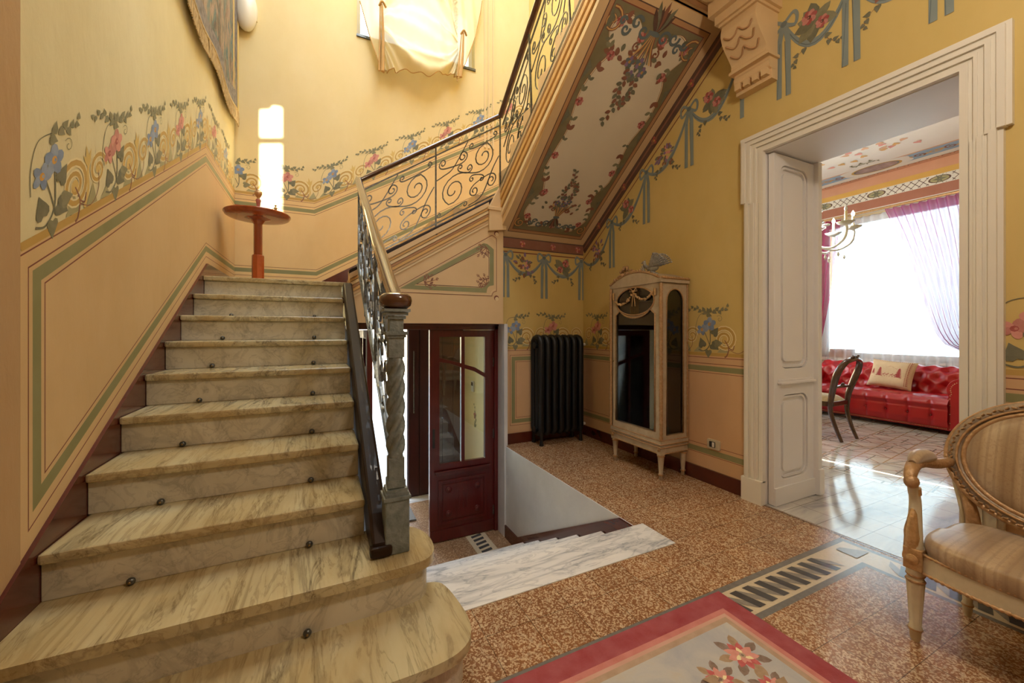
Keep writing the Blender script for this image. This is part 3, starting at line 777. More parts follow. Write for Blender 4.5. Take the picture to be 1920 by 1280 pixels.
# outer string of the third flight: raked mouldings facing the well
mb = MB(P_mold)
def rake3(off, h, d, m):
    mb.slot(m); z = lambda y: 2.29+(YA-y)*SF+off
    mb.prism([(3.86, z(3.86)), (2.1, z(2.1)), (2.1, z(2.1)+h), (3.86, z(3.86)+h)], ((1.76, 0, 0), (0, 1, 0), (0, 0, 1), (-1, 0, 0)), d)
for off, h, d, m in ((0, .10, .012, P_mold), (.10, .05, .030, P_moldc), (.15, .035, .018, P_mold3), (.19, .05, .034, P_mold2), (.24, .03, .022, P_moldc), (.27, .05, .04, P_mold2), (.32, .04, .028, P_mold3), (.355, .05, .045, P_moldc)):
    rake3(off, h, d, m)
mb.v = [(x+.05*(3.9-y), y, z) for x, y, z in mb.v]
struct(mb, 'trim_5')

# ------------------------------------------------------------------ upper slab, beam, corbel, ceilings
mb = MB(m_white); mb.box((XL, YF, 3.72), (XR, 1.66, 3.95)); struct(mb, 'ceiling_hall')
mb = MB(P_mold)
mb.box((XL, 1.66, 3.66), (XR, 2.08, 3.98))
for z, e, m in ((3.66, .03, P_mold2), (3.72, .015, P_moldc), (3.80, .045, P_mold), (3.88, .02, P_mold3)):
    mb.slot(m).box((XL, 2.10, z), (XR, 2.10+e, z+.045))
mb.slot(P_mold3)
for y in (1.74, 1.82, 1.94, 2.02): mb.box((XL, y, 3.652), (XR-.25, y+.035, 3.662))
mb.slot(P_moldc)
for i in range(-1, 6): mb.lathe([(.001, 0), (.09, 0), (.10, .01), (.085, .018), (.05, .012), (.03, .022), (.001, .024)], (i*.62+.02, 1.90, 3.655), (0, 0, -1), 20)
struct(mb, 'trim_6')
# corbel: S profile in the X-Z plane, carved face
mb = MB(P_mold)
y0c, y1c = 1.69, 1.95
FC = ((XR, y0c, 0), (-1, 0, 0), (0, 0, 1), (0, 1, 0))
fr = bez([(.0, 3.07), (.085, 3.07), (.10, 3.11), (.09, 3.14), (.125, 3.17), (.13, 3.21), (.17, 3.26), (.22, 3.32), (.245, 3.39), (.235, 3.45), (.22, 3.48)], 5)
mb.prism(fr+[(.0, 3.48)], FC, y1c-y0c)
mb.box((XR-.27, y0c-.03, 3.485), (XR, y1c+.03, 3.545)); mb.box((XR-.31, y0c-.055, 3.545), (XR, y1c+.055, 3.66)); mb.box((XR-.25, y0c-.012, 3.465), (XR, y1c+.012, 3.485))
mb.box((XR-.135, y0c-.015, 3.145), (XR, y1c+.015, 3.165))
for k in range(4): mb.box((XR-.11, y0c+.012+k*.065, 3.025), (XR-.012, y0c+.052+k*.065, 3.072))
mb.box((XR-.07, y0c, 3.0), (XR, y1c, 3.07))
corb = tag(mb.build('corbel', bevel=.006), 'plaster corbel with carved wavy face under the ceiling beam', 'corbel')
mb = MB(P_mold3)
fx = lambda z: [p for p in fr if p[1] >= z][0][0]
for k in range(3):
    z = 3.235+.055*k
    path = [(XR-fx(z+dz)-.004, y, z+dz) for y, dz in ((1.715, .022), (1.745, -.008), (1.785, .0), (1.815, .028), (1.845, .0), (1.885, -.008), (1.925, .022))]
    mb.tube(bez(path, 4), .0055, 6)
mb.build('carved_wave', corb)
mb = MB(m_up_b); mb.box((XL-.3, YF-.3, ZTOP), (XR+.3, -.5, ZTOP+.2)); mb.box((XL-.3, YB, ZTOP), (XR+.3, YB+.4, ZTOP+.2))
mb.box((XL-.3, -.5, ZTOP), (XL+.35, YB, ZTOP+.2)); mb.box((2.3, -.5, ZTOP), (XR+.3, YB, ZTOP+.2)); struct(mb, 'ceiling_stairwell')
# front wall (behind the camera): narrow upper window that throws the sun patch, and a tall lower window
mb = MB(m_up_b)
mb.prism([(XL-.3, -.15), (XR+.54, -.15), (XR+.54, ZTOP), (XL-.3, ZTOP)], ((0, YF, 0), (1, 0, 0), (0, 0, 1), (0, -1, 0)), .12,
         [[(.78, 6.115), (1.01, 6.115), (1.01, 6.99), (.78, 6.94)], [(.78, 6.985), (1.01, 7.035), (1.01, 7.42), (.93, 7.42), (.90, 7.37), (.78, 7.33)]])
struct(mb, 'wall_front')

# ------------------------------------------------------------------ marble staircase
st = thing('marble_staircase', 'veined marble staircase climbing beside the left wall', 'staircase', (-.3, 1.3, 0))
xl, xr = XL+.017, .18
def tread(k):
    y, z = NY(k), k*RZ; mb = MB(m_tread); F = ((0, 0, z-.036), (1, 0, 0), (0, 1, 0), (0, 0, 1))
    if k >= 3:
        yb_ = YB if k == 10 else NY(k+1)+.04
        if k == 10: poly = [(xl, y), (xr+.03, y), (xr+.03, 3.96), (.30, 3.96), (.30, YB), (xl, YB)]
        else: poly = [(xl, y), (xr, y), (xr, yb_), (xl, yb_)]
    elif k == 2:
        poly = [(xl, y)]+[(.33, y)]+arc(.33, y+.10, .10, -90, 0, 7)[1:]+arc(.37, 1.86, .06, 0, 90, 5)+[(xl, 1.92)]
        poly = [(xl, y-.0)]+bez([(.15, y), (.33, y+.005), (.40, y+.03), (.435, y+.10), (.43, y+.22), (.38, 1.87), (.28, 1.92)], 5)+[(xl, 1.93)]
    else:
        poly = [(xl, y)]+bez([(.12, y), (.34, y+.0), (.45, y+.035), (.50, y+.12), (.50, y+.25), (.47, y+.4), (.40, 1.70)], 5)+[(xl, 1.70)]
    mb.prism(poly, F, .036)
    mb.build('tread', st, bevel=.011)
    # riser under it
    mb = MB(m_riser); y2 = y+.028; zb_ = z-RZ
    if k >= 3: mb.box((xl, y2, zb_), (xr-.002, y2+.03, z-.036)); 
    else:
        if k == 2: poly = bez([(xl, y2), (.15, y2), (.33, y2+.005), (.385, y2+.03), (.408, y2+.10), (.40, y2+.2), (.35, 1.86), (.27, 1.90)], 5)+[(xl, 1.90)]
        else: poly = bez([(xl, y2), (.12, y2), (.34, y2), (.43, y2+.035), (.475, y2+.11), (.475, y2+.22), (.44, y2+.36), (.39, 1.68)], 5)+[(xl, 1.68)]
        mb.prism(poly, ((0, 0, zb_), (1, 0, 0), (0, 1, 0), (0, 0, 1)), z-.036-zb_)
    r = mb.build('riser', st, bevel=.003)
    if 2 <= k <= 9:
        for x in (-.61, -.04):
            e = MB(m_iron); c = (x, y2-.012, zb_+.014)
            e.lathe([(.001, -.010), (.007, -.010), (.012, -.006), (.014, 0), (.012, .006), (.007, .010), (.001, .010)], c, (0, 1, 0), 14)
            e.slot(m_brass).lathe([(.001, 0), (.0045, 0), (.0045, .004), (.001, .005)], (x, c[1]-.010, c[2]), (0, -1, 0), 10)
            e.build('stair_rod_eyelet', st)
for k in range(1, 11): tread(k)
mb = MB(m_white)   # carriage under the steps, facing the sunken entrance
mb.prism([(1.95, -.0), (1.98, .24), (3.98, 1.38), (3.98, 1.2), (2.1, -.1)], ((xl+.02, 0, 0), (0, 1, 0), (0, 0, 1), (1, 0, 0)), xr-xl-.03)
mb.build('carriage', st)

# descending flight with the marble threshold slab
ds = thing('descending_marble_steps', 'white marble steps going down to the entrance door', 'staircase', (1.1, 1.82, 0))
mb = MB(m_slab)
mb.prism([(.30, 1.685), (1.885, 1.685), (1.885, 1.95), (.30, 1.95)], ((0, 0, -.03), (1, 0, 0), (0, 1, 0), (0, 0, 1)), .034); mb.build('threshold_slab', ds, bevel=.003)
for k in range(1, 6):
    mb = MB(m_slab); y = 1.93+.30*(k-1)
    mb.box((.26, y, -.1633*k-.03), (1.79, y+.325, -.1633*k)); mb.build('tread', ds, bevel=.004)
    mb = MB(m_slab); mb.box((.26, y+.30-.01, -.1633*(k+1)), (1.80, y+.30+.005, -.1633*k-.03)); mb.build('riser', ds)
mb = MB(m_slab); mb.box((.26, 1.92, -.1633), (1.80, 1.935, -.03)); mb.build('riser', ds)
# ------------------------------------------------------------------ wrought iron balustrades
def pattern(w=1.13):
    return [scroll((.29, .36, .26, -1, 1.75), (.84, .66, .25, 1, 1.75)),
            scroll((.12, .83, .085, 1, 1.3), (.47, .80, .105, 1, 1.5)),
            scroll((.58, .58, .075, -1, 1.3), (.42, .655, .06, -1, 1.1)),
            scroll((.98, .24, .12, 1, 1.5), (.66, .20, .105, 1, 1.4)),
            scroll((.62, .40, .06, -1, 1.1), (.80, .335, .055, -1, 1.1)),
            scroll((1.05, .92, .055, -1, 1.1), (.62, .90, .06, -1, 1.1)),
            scroll((.06, .09, .05, 1, 1.1), (.50, .07, .05, -1, 1.1)),
            bez([(.0, .62), (.14, .645), (.30, .70), (.55, .99)], 6), bez([(.56, .02), (.80, .08), (1.0, .40), (1.12, .55)], 6)]
def iron_panel(parent, T, w, n, wd=.012, th=.0065, seg_every=1):
    mb = MB(m_iron)
    for p in pattern():
        pts = [T(a/1.13*w, b) for a, b in p]
        mb.bar(pts, wd, th, n, smooth=False)
    return mb.build('scroll_panel', parent, fixn=False)

# --- first flight balustrade: newel to landing corner
nx, ny = .285, 1.71
bal = thing('stair_balustrade', 'wrought-iron balustrade with rolled wooden handrail and twisted newel beside the marble steps', 'balustrade', (nx, ny, .339))
def bx(y): return lerp(.285, .318, (y-1.71)/2.19)
ztop1 = lambda y: 1.375+(y-1.71)*.575
zbot1 = lambda y: .66+(y-1.75)*.558
mb = MB(m_silver)
mb.cbox((nx, ny, .45), (.098, .098, .222)); mb.build('newel_base', bal, bevel=.006)
mb = MB(m_silver)
for z, w in ((.566, .108), (.58, .094), (.593, .084)): mb.cbox((nx, ny, z), (w, w, .014))
mb.cbox((nx, ny, .66), (.062, .062, .13)); mb.cbox((nx, ny, .62), (.07, .07, .03))
mb.build('newel_post', bal)
mb = MB(m_silver)
mb.cbox((nx, ny, 1.195), (.062, .062, .11)); mb.cbox((nx, ny, 1.24), (.086, .086, .014)); mb.cbox((nx, ny, 1.228), (.074, .074, .012))
mb.cbox((nx, ny, 1.272), (.056, .056, .06))
for z, w in ((1.305, .072), (1.320, .088), (1.334, .104)): mb.cbox((nx, ny, z), (w, w, .012))
mb.build('newel_capital', bal)
mb = MB(m_silver); nn = 70; rings = []
for i in range(nn+1):
    z = .715+.435*i/nn; env = min(1, i/6, (nn-i)/6)
    rings.append([(nx+rad*cos(a), ny+rad*sin(a), z) for a in [2*pi*j/24 for j in range(24)] for rad in [.031+.0085*env*cos(4*(a-z*20))]])
mb.rings(rings, smooth=True); mb.build('twisted_shaft', bal)
mb = MB(m_rail)
mb.lathe([(.001, -.034), (.045, -.033), (.062, -.02), (.068, 0), (.064, .018), (.05, .03), (.02, .036), (.001, .036)], (nx, ny, 1.375), seg=28)
path = [(nx, ny-.0, 1.375+.012), (nx+.001, ny+.10, ztop1(ny+.10)+.004)]+[(bx(y), y, ztop1(y)) for y in (2.1, 2.6, 3.1, 3.6, 3.9)]
mb.tube(path, .031, 14, up=(0, -.5, .86), sy=.82)
mb.build('handrail', bal)
mb = MB(m_iron)
mb.bar([(bx(y), y, ztop1(y)-.032) for y in (1.74, 3.9)], .03, .008, (1, 0, 0)); mb.bar([(bx(y), y, ztop1(y)-.10) for y in (1.74, 3.9)], .008, .012, (1, 0, 0))
mb.bar([(bx(y), y, zbot1(y)) for y in (1.74, 3.9)], .03, .012, (1, 0, 0)); mb.build('iron_rail', bal)
for i in range(3):
    y0_ = 1.78+i*.70; y1_ = y0_+.70
    T = lambda a, b, y0_=y0_: (bx(y0_+a), y0_+a, lerp(zbot1(y0_+a), ztop1(y0_+a)-.10, b))
    iron_panel(bal, T, .70, (1, 0, 0), wd=.012, th=.007)
for y in (2.48, 3.18, 3.88):
    mb = MB(m_iron); mb.bar([(bx(y), y, zbot1(y)-.10), (bx(y), y, ztop1(y)-.02)], .014, .014, (1, 0, 0)); mb.build('baluster_post', bal)
# thin stay behind the newel, with bracket
mb = MB(m_iron); mb.tube([(.30, 1.95, .62), (.31, 2.02, .95), (.33, 2.12, 1.3)], .006, 6); mb.build('stay', bal)
# closed string board
mb = MB(m_string)
ln = lambda y, o: RZ*2+(y-NY(2))*SL+o
mb.prism([(1.665, .34), (1.665, .40), (1.76, ln(1.76, .03)), (3.80, ln(3.80, .065)), (3.92, ln(3.80, .065)), (3.92, ln(3.8, -.05)), (3.8, ln(3.80, -.06)), (1.90, .34)], ((.186, 0, 0), (0, 1, 0), (0, 0, 1), (1, 0, 0)), .072)
mb.cbox((.222, 1.675, .365), (.086, .05, .045))
mb.build('string_board', bal, bevel=.012)

# --- second flight balustrade
b2 = thing('stair_balustrade', 'wrought-iron scroll balustrade rising across the painted triangular panel', 'balustrade', (.318, 3.92, 1.86))
zb2 = lambda x: 1.885+.605*(x-.318); zt2 = lambda x: 2.635+.655*(x-.318)
y2 = 3.925
mb = MB(m_string); mb.prism([(.24, zb2(.24)-.09), (1.79, zb2(1.79)-.09), (1.79, zb2(1.79)-.03), (.24, zb2(.24)-.03)], ((0, 3.885, 0), (1, 0, 0), (0, 0, 1), (0, 1, 0)), .07); mb.build('string_cap', b2, bevel=.01)
mb = MB(m_rail); mb.tube([(.325, y2, zt2(.325)), (1.0, y2, zt2(1.0)), (1.75, y2, zt2(1.75))], .030, 12, up=(0, 0, 1), sy=.8); mb.build('handrail', b2)
mb = MB(m_iron)
mb.bar([(.33, y2, zt2(.33)-.105), (1.75, y2, zt2(1.75)-.105)], .012, .012, (0, 1, 0)); mb.bar([(.33, y2, zb2(.33)), (1.75, y2, zb2(1.75))], .03, .012, (0, 1, 0))
mb.build('iron_rail', b2)
for x0_ in (.335, 1.045):
    T = lambda a, b, x0_=x0_: (x0_+a, y2, lerp(zb2(x0_+a)+.005, zt2(x0_+a)-.11, b))
    iron_panel(b2, T, .70, (0, 1, 0), wd=.014, th=.009)
for x, dz in ((1.045, -.13), (1.75, -.10)):
    mb = MB(m_iron); mb.bar([(x, y2-.01, zb2(x)+dz), (x, y2-.01, zt2(x)-.02)], .014, .014, (0, 1, 0))
    mb.tube([(x, y2-.01, zb2(x)-.07), (x, y2-.045, zb2(x)-.10), (x-.005, y2-.05, zb2(x)-.125)], .009, 6); mb.build('baluster_post', b2)
# --- third flight balustrade
b3 = thing('stair_balustrade', 'wrought-iron scroll balustrade climbing steeply along the outer edge of the painted soffit', 'balustrade', (1.77, 3.9, 2.78))
S3 = .735; zb3 = lambda y: 2.785+S3*(3.9-y); zt3 = lambda y: 3.575+.765*(3.9-y)
x3 = 1.775
mb = MB(m_string); mb.prism([(3.93, zb3(3.93)-.085), (3.93, zb3(3.93)-.02), (2.1, zb3(2.1)-.02), (2.1, zb3(2.1)-.085)], ((1.715, 0, 0), (0, 1, 0), (0, 0, 1), (1, 0, 0)), .085); mb.v = [(x+.05*(3.9-y), y, z) for x, y, z in mb.v]; mb.build('string_cap', b3, bevel=.008)
mb = MB(m_rail); mb.tube([(x3-.02, 3.92, zt3(3.92)), (x3-.02, 3.0, zt3(3.0)), (x3-.02, 2.1, zt3(2.1))], .032, 12, up=(0, 0, 1), sy=.8); mb.build('handrail', b3)
mb = MB(m_iron)
mb.bar([(x3, 3.9, zt3(3.9)-.105), (x3, 2.1, zt3(2.1)-.105)], .014, .012, (1, 0, 0)); mb.bar([(x3, 3.9, zb3(3.9)), (x3+.09, 2.1, zb3(2.1))], .02, .012, (1, 0, 0)); mb.build('iron_rail', b3)
for i in range(3):
    y0_ = 3.88-i*.60
    T = lambda a, b, y0_=y0_: (x3+(1-b)*.05*(3.9-y0_+a), y0_-a, lerp(zb3(y0_-a)+.005, zt3(y0_-a)-.11, b))
    iron_panel(b3, T, .59, (1, 0, 0), wd=.009, th=.008)
    mb = MB(m_iron); mb.bar([(x3-.012+.05*(4.5-y0_), y0_-.60, zb3(y0_-.6)-.06), (x3-.012, y0_-.60, zt3(y0_-.6)-.02)], .016, .016, (1, 0, 0)); mb.build('baluster_post', b3)

# ------------------------------------------------------------------ entrance: inner mahogany door, vestibule, outer door, street
YD = 4.10
mb = MB(m_door); mb.box((1.755, YD-.03, LOW), (1.795, YD+.07, 1.325)); mb.box((.26, YD-.03, LOW), (.31, YD+.07, 1.325)); mb.box((.26, YD-.03, 1.262), (1.80, YD+.07, 1.325))
mb.box((.25, YD-.045, 1.30), (1.80, YD-.03, 1.325)); struct(mb, 'trim_7', bevel=.004)
def door_leaf(name, label, x0, T, group=None):
    """leaf drawn in a 0..w by z frame; T maps (x,z) frame"""
    O, U, N = T; w = .725; F = (O, U, (0, 0, 1), N)
    root = thing(name, label, 'door', O, group)
    mb = MB(m_door); z0, z1 = LOW+.012, 1.258
    def curved(a, b, n=8): return [(lerp(a[0], b[0], i/n), lerp(a[1], b[1], i/n)+.03*sin(pi*i/n)) for i in range(n+1)]
    xa, xm0, xm1, xb_ = .105, .345, .385, .62
    # panes: curved glazing bar falls away from the meeting stile
    h = [[(xa, .965), (xm0, .90), (xm0, 1.185), (xa, 1.185)],
         [(xm1, .885)]+[(.5, .85), (xb_, .78), (xb_, 1.185), (xm1, 1.185)],
         [(xa, -.16), (xm0, -.16), (xm0, .855), (.22, .90), (xa, .92)],
         [(xm1, -.16), (xb_, -.16), (xb_, .735), (.5, .805), (xm1, .842)]]
    outer = [(0, z0), (w, z0), (w, z1), (0, z1)]
    mb.prism(outer, F, .042, h); mb.build('leaf_frame', root, bevel=.003)
    for hh in h:
        g = MB(m_glass); g.prism(hh, ([O[i]+N[i]*.018 for i in range(3)], U, (0, 0, 1), N), .005); g.build('glass_pane', root)
    mb = MB(m_door); F2 = ([O[i]+N[i]*.042 for i in range(3)], U, (0, 0, 1), N)
    mb.prism([(.06, -.275), (w-.06, -.275), (w-.06, -.225), (.06, -.225)], F2, .022)
    mb.prism([(.05, -.245), (w-.05, -.245), (w-.05, -.225), (.05, -.225)], F2, .034)
    mb.prism([(0.0, z0), (w, z0), (w, z0+.12), (0, z0+.12)], F2, .012)
    mb.prism([(.09, -.80), (w-.09, -.80), (w-.09, -.33), (.09, -.33)], F2, .010, [[(.12, -.77), (w-.12, -.77), (w-.12, -.36), (.12, -.36)]])
    mb.prism([(.14, -.75), (w-.14, -.75), (w-.14, -.38), (.14, -.38)], F2, .008)
    for k in range(3): mb.prism([(.315+k*.045, -.66), (.325+k*.045, -.66), (.325+k*.045, -.46), (.315+k*.045, -.46)], F2, .013)
    mb.build('door_panel', root, bevel=.003)
    for x in (.20, w-.20):
        for z in (-.44, -.69):
            m2 = MB(m_door); c = V(F2[0])+V(U)*x+V((0, 0, z))+V(N)*.008
            m2.lathe([(.001, 0), (.032, 0), (.034, .006), (.026, .009), (.016, .006), (.012, .014), (.001, .016)], c, N, 18); m2.build('rosette', root)
    for z in (-.75, .9, .1):
        m2 = MB(m_iron); c = V(F2[0])+V(U)*(w-.004)+V((0, 0, z)); m2.tube([c-V((0, 0, .05)), c+V((0, 0, .05))], .008, 8); m2.build('hinge', root)
    m2 = MB(m_dark); c = V(F2[0])+V(U)*.03; m2.prism([(.0, .02), (.025, .02), (.025, .22), (0, .22)], (c-V((0, 0, 0)), U, (0, 0, 1), N), .006); m2.build('lock_plate', root)
    return root
door_leaf('entrance_door', 'closed glazed mahogany door leaf with round rosettes on its lower panel', 0, ((1.03, YD+.045, 0), (1, 0, 0), (0, -1, 0)))
door_leaf('entrance_door', 'glazed mahogany door leaf standing open behind the iron balustrade', 0, ((.385, 3.40, 0), (0, 1, 0), (-1, 0, 0)))
# vestibule shell
mb = MB(m_up_b); mb.box((1.85, 4.35, LOW-.1), (1.97, YB, 1.6)); pt = Paint(mb, ((1.85, 0, 0), (0, 1, 0), (0, 0, 1), (-1, 0, 0)))
pt.poly([(4.35, LOW), (YB, LOW), (YB, -.05), (4.35, -.05)], P_moldc)
pt.flower(4.95, .13, .05, P_rose, P_red, P_gold); pt.sprig([(4.95, -.03), (4.93, .1), (4.98, .28)], 9, .06, P_leaf2, P_leaf)
struct(mb, 'wall_vestibule_right')
mb = MB(m_up_b); mb.box((.19, 4.35, LOW-.1), (.25, YB, 1.5)); struct(mb, 'wall_vestibule_left')
ic = thing('intercom_panel', 'small white intercom on the vestibule wall seen through the door glass', 'intercom', (1.848, 5.0, .44))
mb = MB(m_paintw); mb.box((1.828, 4.96, .44), (1.849, 5.05, .58)); mb.build('housing', ic, bevel=.003)
mb = MB(m_dark); mb.box((1.824, 4.975, .52), (1.829, 5.035, .565)); mb.build('screen', ic)
mb = MB(m_floor_low); mb.box((.15, 4.35, LOW-.15), (1.97, YB+.4, LOW-.001))
pt = Paint(mb, ((0, 0, LOW), (1, 0, 0), (0, 1, 0), (0, 0, 1)), .0004)
pt.poly([(.3, 5.2), (1.83, 5.2), (1.83, 5.7), (.3, 5.7)], m_slab); struct(mb, 'floor_vestibule')
mb = MB(m_white); mb.box((-1.2, YB, LOW-.1), (.25, YB+.35, 1.5)); mb.box((1.83, YB, LOW-.1), (4.6, YB+.35, 1.5)); mb.box((.25, YB, 1.31), (1.83, YB+.35, 1.5)); struct(mb, 'wall_street')
od = thing('outer_door', 'dark brown outer door leaf with long vertical boards', 'door', (1.45, YB+.05, LOW))
mb = MB(m_door2); mb.box((1.05, YB+.02, LOW+.005), (1.83, YB+.07, 1.31)); mb.build('leaf', od)
for k in range(5):
    mb = MB(m_door2); x = 1.06+k*.155; mb.box((x, YB+.005, LOW+.02), (x+.14, YB+.02, 1.29)); mb.build('board', od, bevel=.004)
mb = MB(m_iron); mb.tube([(1.13, YB-.012, .15), (1.13, YB-.012, .98)], .008, 6); mb.build('bolt_rod', od)
mat_o = tag(MB(M('mat_fibre', '#3c3c3e', .8, var=.3, scale=80)).box((.45, 4.7, LOW), (1.02, 5.12, LOW+.018)).build('doormat'), 'dark ribbed doormat inside the open entrance', 'doormat')
m_gravel = M('paving', '#b4b8bc', .9, var=.3, scale=60); m_fac = M('facade', '#e4ceac', .9, var=.05, scale=1)
mb = MB(m_gravel); mb.box((-40, YB+.35, LOW-.3), (40, 60, LOW-.12)); struct(mb, 'ground')
hs = thing('house', 'sunlit pale house across the street seen through the open entrance', 'house', (1, 22, LOW-.12))
mb = MB(m_fac); mb.box((-12, 22, LOW-.12), (16, 29, 5.6)); mb.build('wall', hs)
mb = MB(M('roof_tile', '#9a5a3c', .9)); mb.prism([(21.6, 5.5), (29.4, 5.5), (25.5, 7.2)], ((-12.4, 0, 0), (0, 1, 0), (0, 0, 1), (1, 0, 0)), 28.8); mb.build('roof', hs)
for x in (-6, -3, 0, 3.0, 6):
    mb = MB(m_door2); mb.box((x-.5, 21.95, 1.6), (x+.5, 22.02, 3.4)); mb.build('shutter', hs)

# ------------------------------------------------------------------ cast iron radiator
ra = thing('radiator', 'tall black cast-iron column radiator in the painted alcove', 'radiator', (2.42, 3.83, 0))
for i in range(7):
    x = 2.165+.086*i; mb = MB(m_radi)
    y0_, y1_, z0, z1 = 3.745, 3.915, .115, 1.19
    loop = [(y0_, z0+.05), (y0_, z1-.08)]+[(y0_+.07-.07*cos(a), z1-.08+.07*sin(a)) for a in (.5, 1.0, 1.57)]+[(y1_-.07+.07*sin(a), z1-.08+.07*cos(a)) for a in (0.01, .57, 1.07, 1.57)]+[(y1_, z0+.05), (y1_-.03, z0+.012), (y0_+.03, z0+.012)]
    mb.tube([(x, a, b) for a, b in loop], .030, 10, closed=True, up=(1, 0, 0), sy=1.15)
    mb.tube([(x, 3.83, z0), (x, 3.83, z1-.01)], .028, 10)
    for z in (z0+.05, z1-.10): mb.tube([(x-.043, 3.83, z), (x+.043, 3.83, z)], .036, 12)
    if i in (0, 6):
        for y in (y0_, y1_): mb.lathe([(.018, 0), (.026, .004), (.018, .03), (.016, .10), (.028, .16)], (x, y, 0), seg=12)
    mb.build('section', ra)
for z, nm in ((1.09, 'vent_valve'), (.165, 'supply_valve')):
    mb = MB(m_brass); mb.tube([(2.71, 3.83, z), (2.79, 3.83, z)], .012, 10); mb.slot(m_paintw).lathe([(.001, 0), (.016, 0), (.018, .015), (.014, .03), (.001, .032)], (2.775, 3.83, z), (1, 0, 0), 14); mb.build(nm, ra)

# ------------------------------------------------------------------ doorway to the salon: casing, reveals, folded leaf
mb = MB(m_paintw)
def casing(mb):
    # nested profile steps: (outer offset from opening, thickness)
    zt_ = 2.68; oy0, oy1 = .808, 1.777; top = 2.535
    for o, d, ear in ((.168, .030, 1), (.150, .048, 1), (.128, .036, 1), (.105, .044, 1), (.088, .030, 1), (.062, .036, 0), (.05, .022, 0), (.03, .030, 0), (.0, .0, 0)):
        if d == 0: continue
        ze = 2.20-.03*(.168-o)/.1
        e = 0 if ear else 0
        inn = max(0, {.168: .148, .150: .124, .128: .10, .105: .086, .088: .060, .062: .048, .05: .028, .03: .0}[o])
        F = ((XR, 0, 0), (0, 1, 0), (0, 0, 1), (-1, 0, 0))
        sh = .026 if ear else 0
        for sgn, y in ((1, oy1), (-1, oy0)):
            a, b = y+sgn*inn, y+sgn*o
            mb.prism([(a, ze), (b, ze), (b, top+o*.87), (a, top+inn*.87)], F, d)
            a2, b2_ = y+sgn*max(0, inn-sh), y+sgn*(o-sh)
            mb.prism([(min(a2, b2_), .16), (max(a2, b2_), .16), (max(a2, b2_), ze), (min(a2, b2_), ze)], F, d)
        mb.prism([(oy0-inn, top+inn*.87), (oy1+inn, top+inn*.87), (oy1+o, top+o*.87), (oy0-o, top+o*.87)], F, d)
    for sgn, y in ((1, oy1), (-1, oy0)):
        a, b = y, y+sgn*.15
        mb.prism([(min(a, b), 0), (max(a, b), 0), (max(a, b), .17), (min(a, b), .17)], ((XR, 0, 0), (0, 1, 0), (0, 0, 1), (-1, 0, 0)), .05)
casing(mb)
# reveals
mb.slot(m_leafp); mb.box((XR-.0, .775, 0), (3.42, .81, 2.535)); mb.box((XR, 1.78, 0), (3.42, 1.81, 2.535)); mb.box((XR, .79, 2.53), (3.42, 1.80, 2.56))
struct(mb, 'trim_8')
lf = thing('salon_door', 'white panelled door leaf folded back inside the salon doorway', 'door', (3.17, 1.765, 0))
def roundrect(x0, x1, z0, z1, r, n=5):
    return arc(x1-r, z1-r, r, 0, 90, n)+arc(x0+r, z1-r, r, 90, 180, n)+arc(x0+r, z0+r, r, 180, 270, n)+arc(x1-r, z0+r, r, 270, 360, n)
FLf = ((2.905, 1.772, 0), (1, 0, 0), (0, 0, 1), (0, -1, 0)); W_ = .52
P_ = [(.975, 2.45), (.175, .785)]
mb = MB(m_leafp); mb.prism([(0, .005), (W_, .005), (W_, 2.52), (0, 2.52)], FLf, .040, [roundrect(.075, .42, a, b, .075) for a, b in P_]); mb.build('leaf', lf, bevel=.003)
for a, b in P_:
    mb = MB(m_leafp); F = ((2.905, 1.772, 0), (1, 0, 0), (0, 0, 1), (0, -1, 0))
    mb.prism(roundrect(.075, .42, a, b, .075), F, .014)
    mb.prism(roundrect(.082, .413, a+.007, b-.007, .07), F, .030, [roundrect(.098, .397, a+.023, b-.023, .058)])
    mb.prism(roundrect(.125, .37, a+.05, b-.05, .035), F, .030); mb.build('raised_panel', lf, bevel=.003)
mb = MB(m_leafp); F = ((2.905, 1.732, 0), (1, 0, 0), (0, 0, 1), (0, -1, 0))
mb.prism([(.05, .862), (.46, .862), (.46, .90), (.05, .90)], F, .02); mb.prism([(.04, .87), (.47, .87), (.47, .885), (.04, .885)], F, .032)
mb.build('dado_bead', lf, bevel=.003)
mb = MB(m_leafp); mb.prism([(0, .004), (W_, .004), (W_, .13), (0, .13)], F, .012); mb.build('kick_board', lf, bevel=.003)
mb = MB(m_leafp); mb.box((3.40, 1.70, .004), (3.45, 1.775, 2.53)); mb.box((3.398, 1.688, .006), (3.462, 1.776, .20)); mb.build('folded_edge', lf, bevel=.003)

# ------------------------------------------------------------------ wall socket
so = thing('wall_socket', 'cream wall socket with black insert right of the glass cabinet', 'socket', (XR, 2.19, .27))
mb = MB(m_ivory); mb.prism(roundrect(0, .115, 0, .078, .012), ((XR, 2.245, .29), (0, -1, 0), (0, 0, 1), (-1, 0, 0)), .012); mb.build('cover_plate', so, bevel=.002)
mb = MB(m_dark); mb.prism(roundrect(.022, .075, .016, .062, .006), ((XR-.012, 2.245, .29), (0, -1, 0), (0, 0, 1), (-1, 0, 0)), .004); mb.build('insert', so)
mb = MB(m_paintw); mb.prism(roundrect(.05, .07, .02, .058, .003), ((XR-.016, 2.245, .29), (0, -1, 0), (0, 0, 1), (-1, 0, 0)), .003); mb.build('switch_key', so)
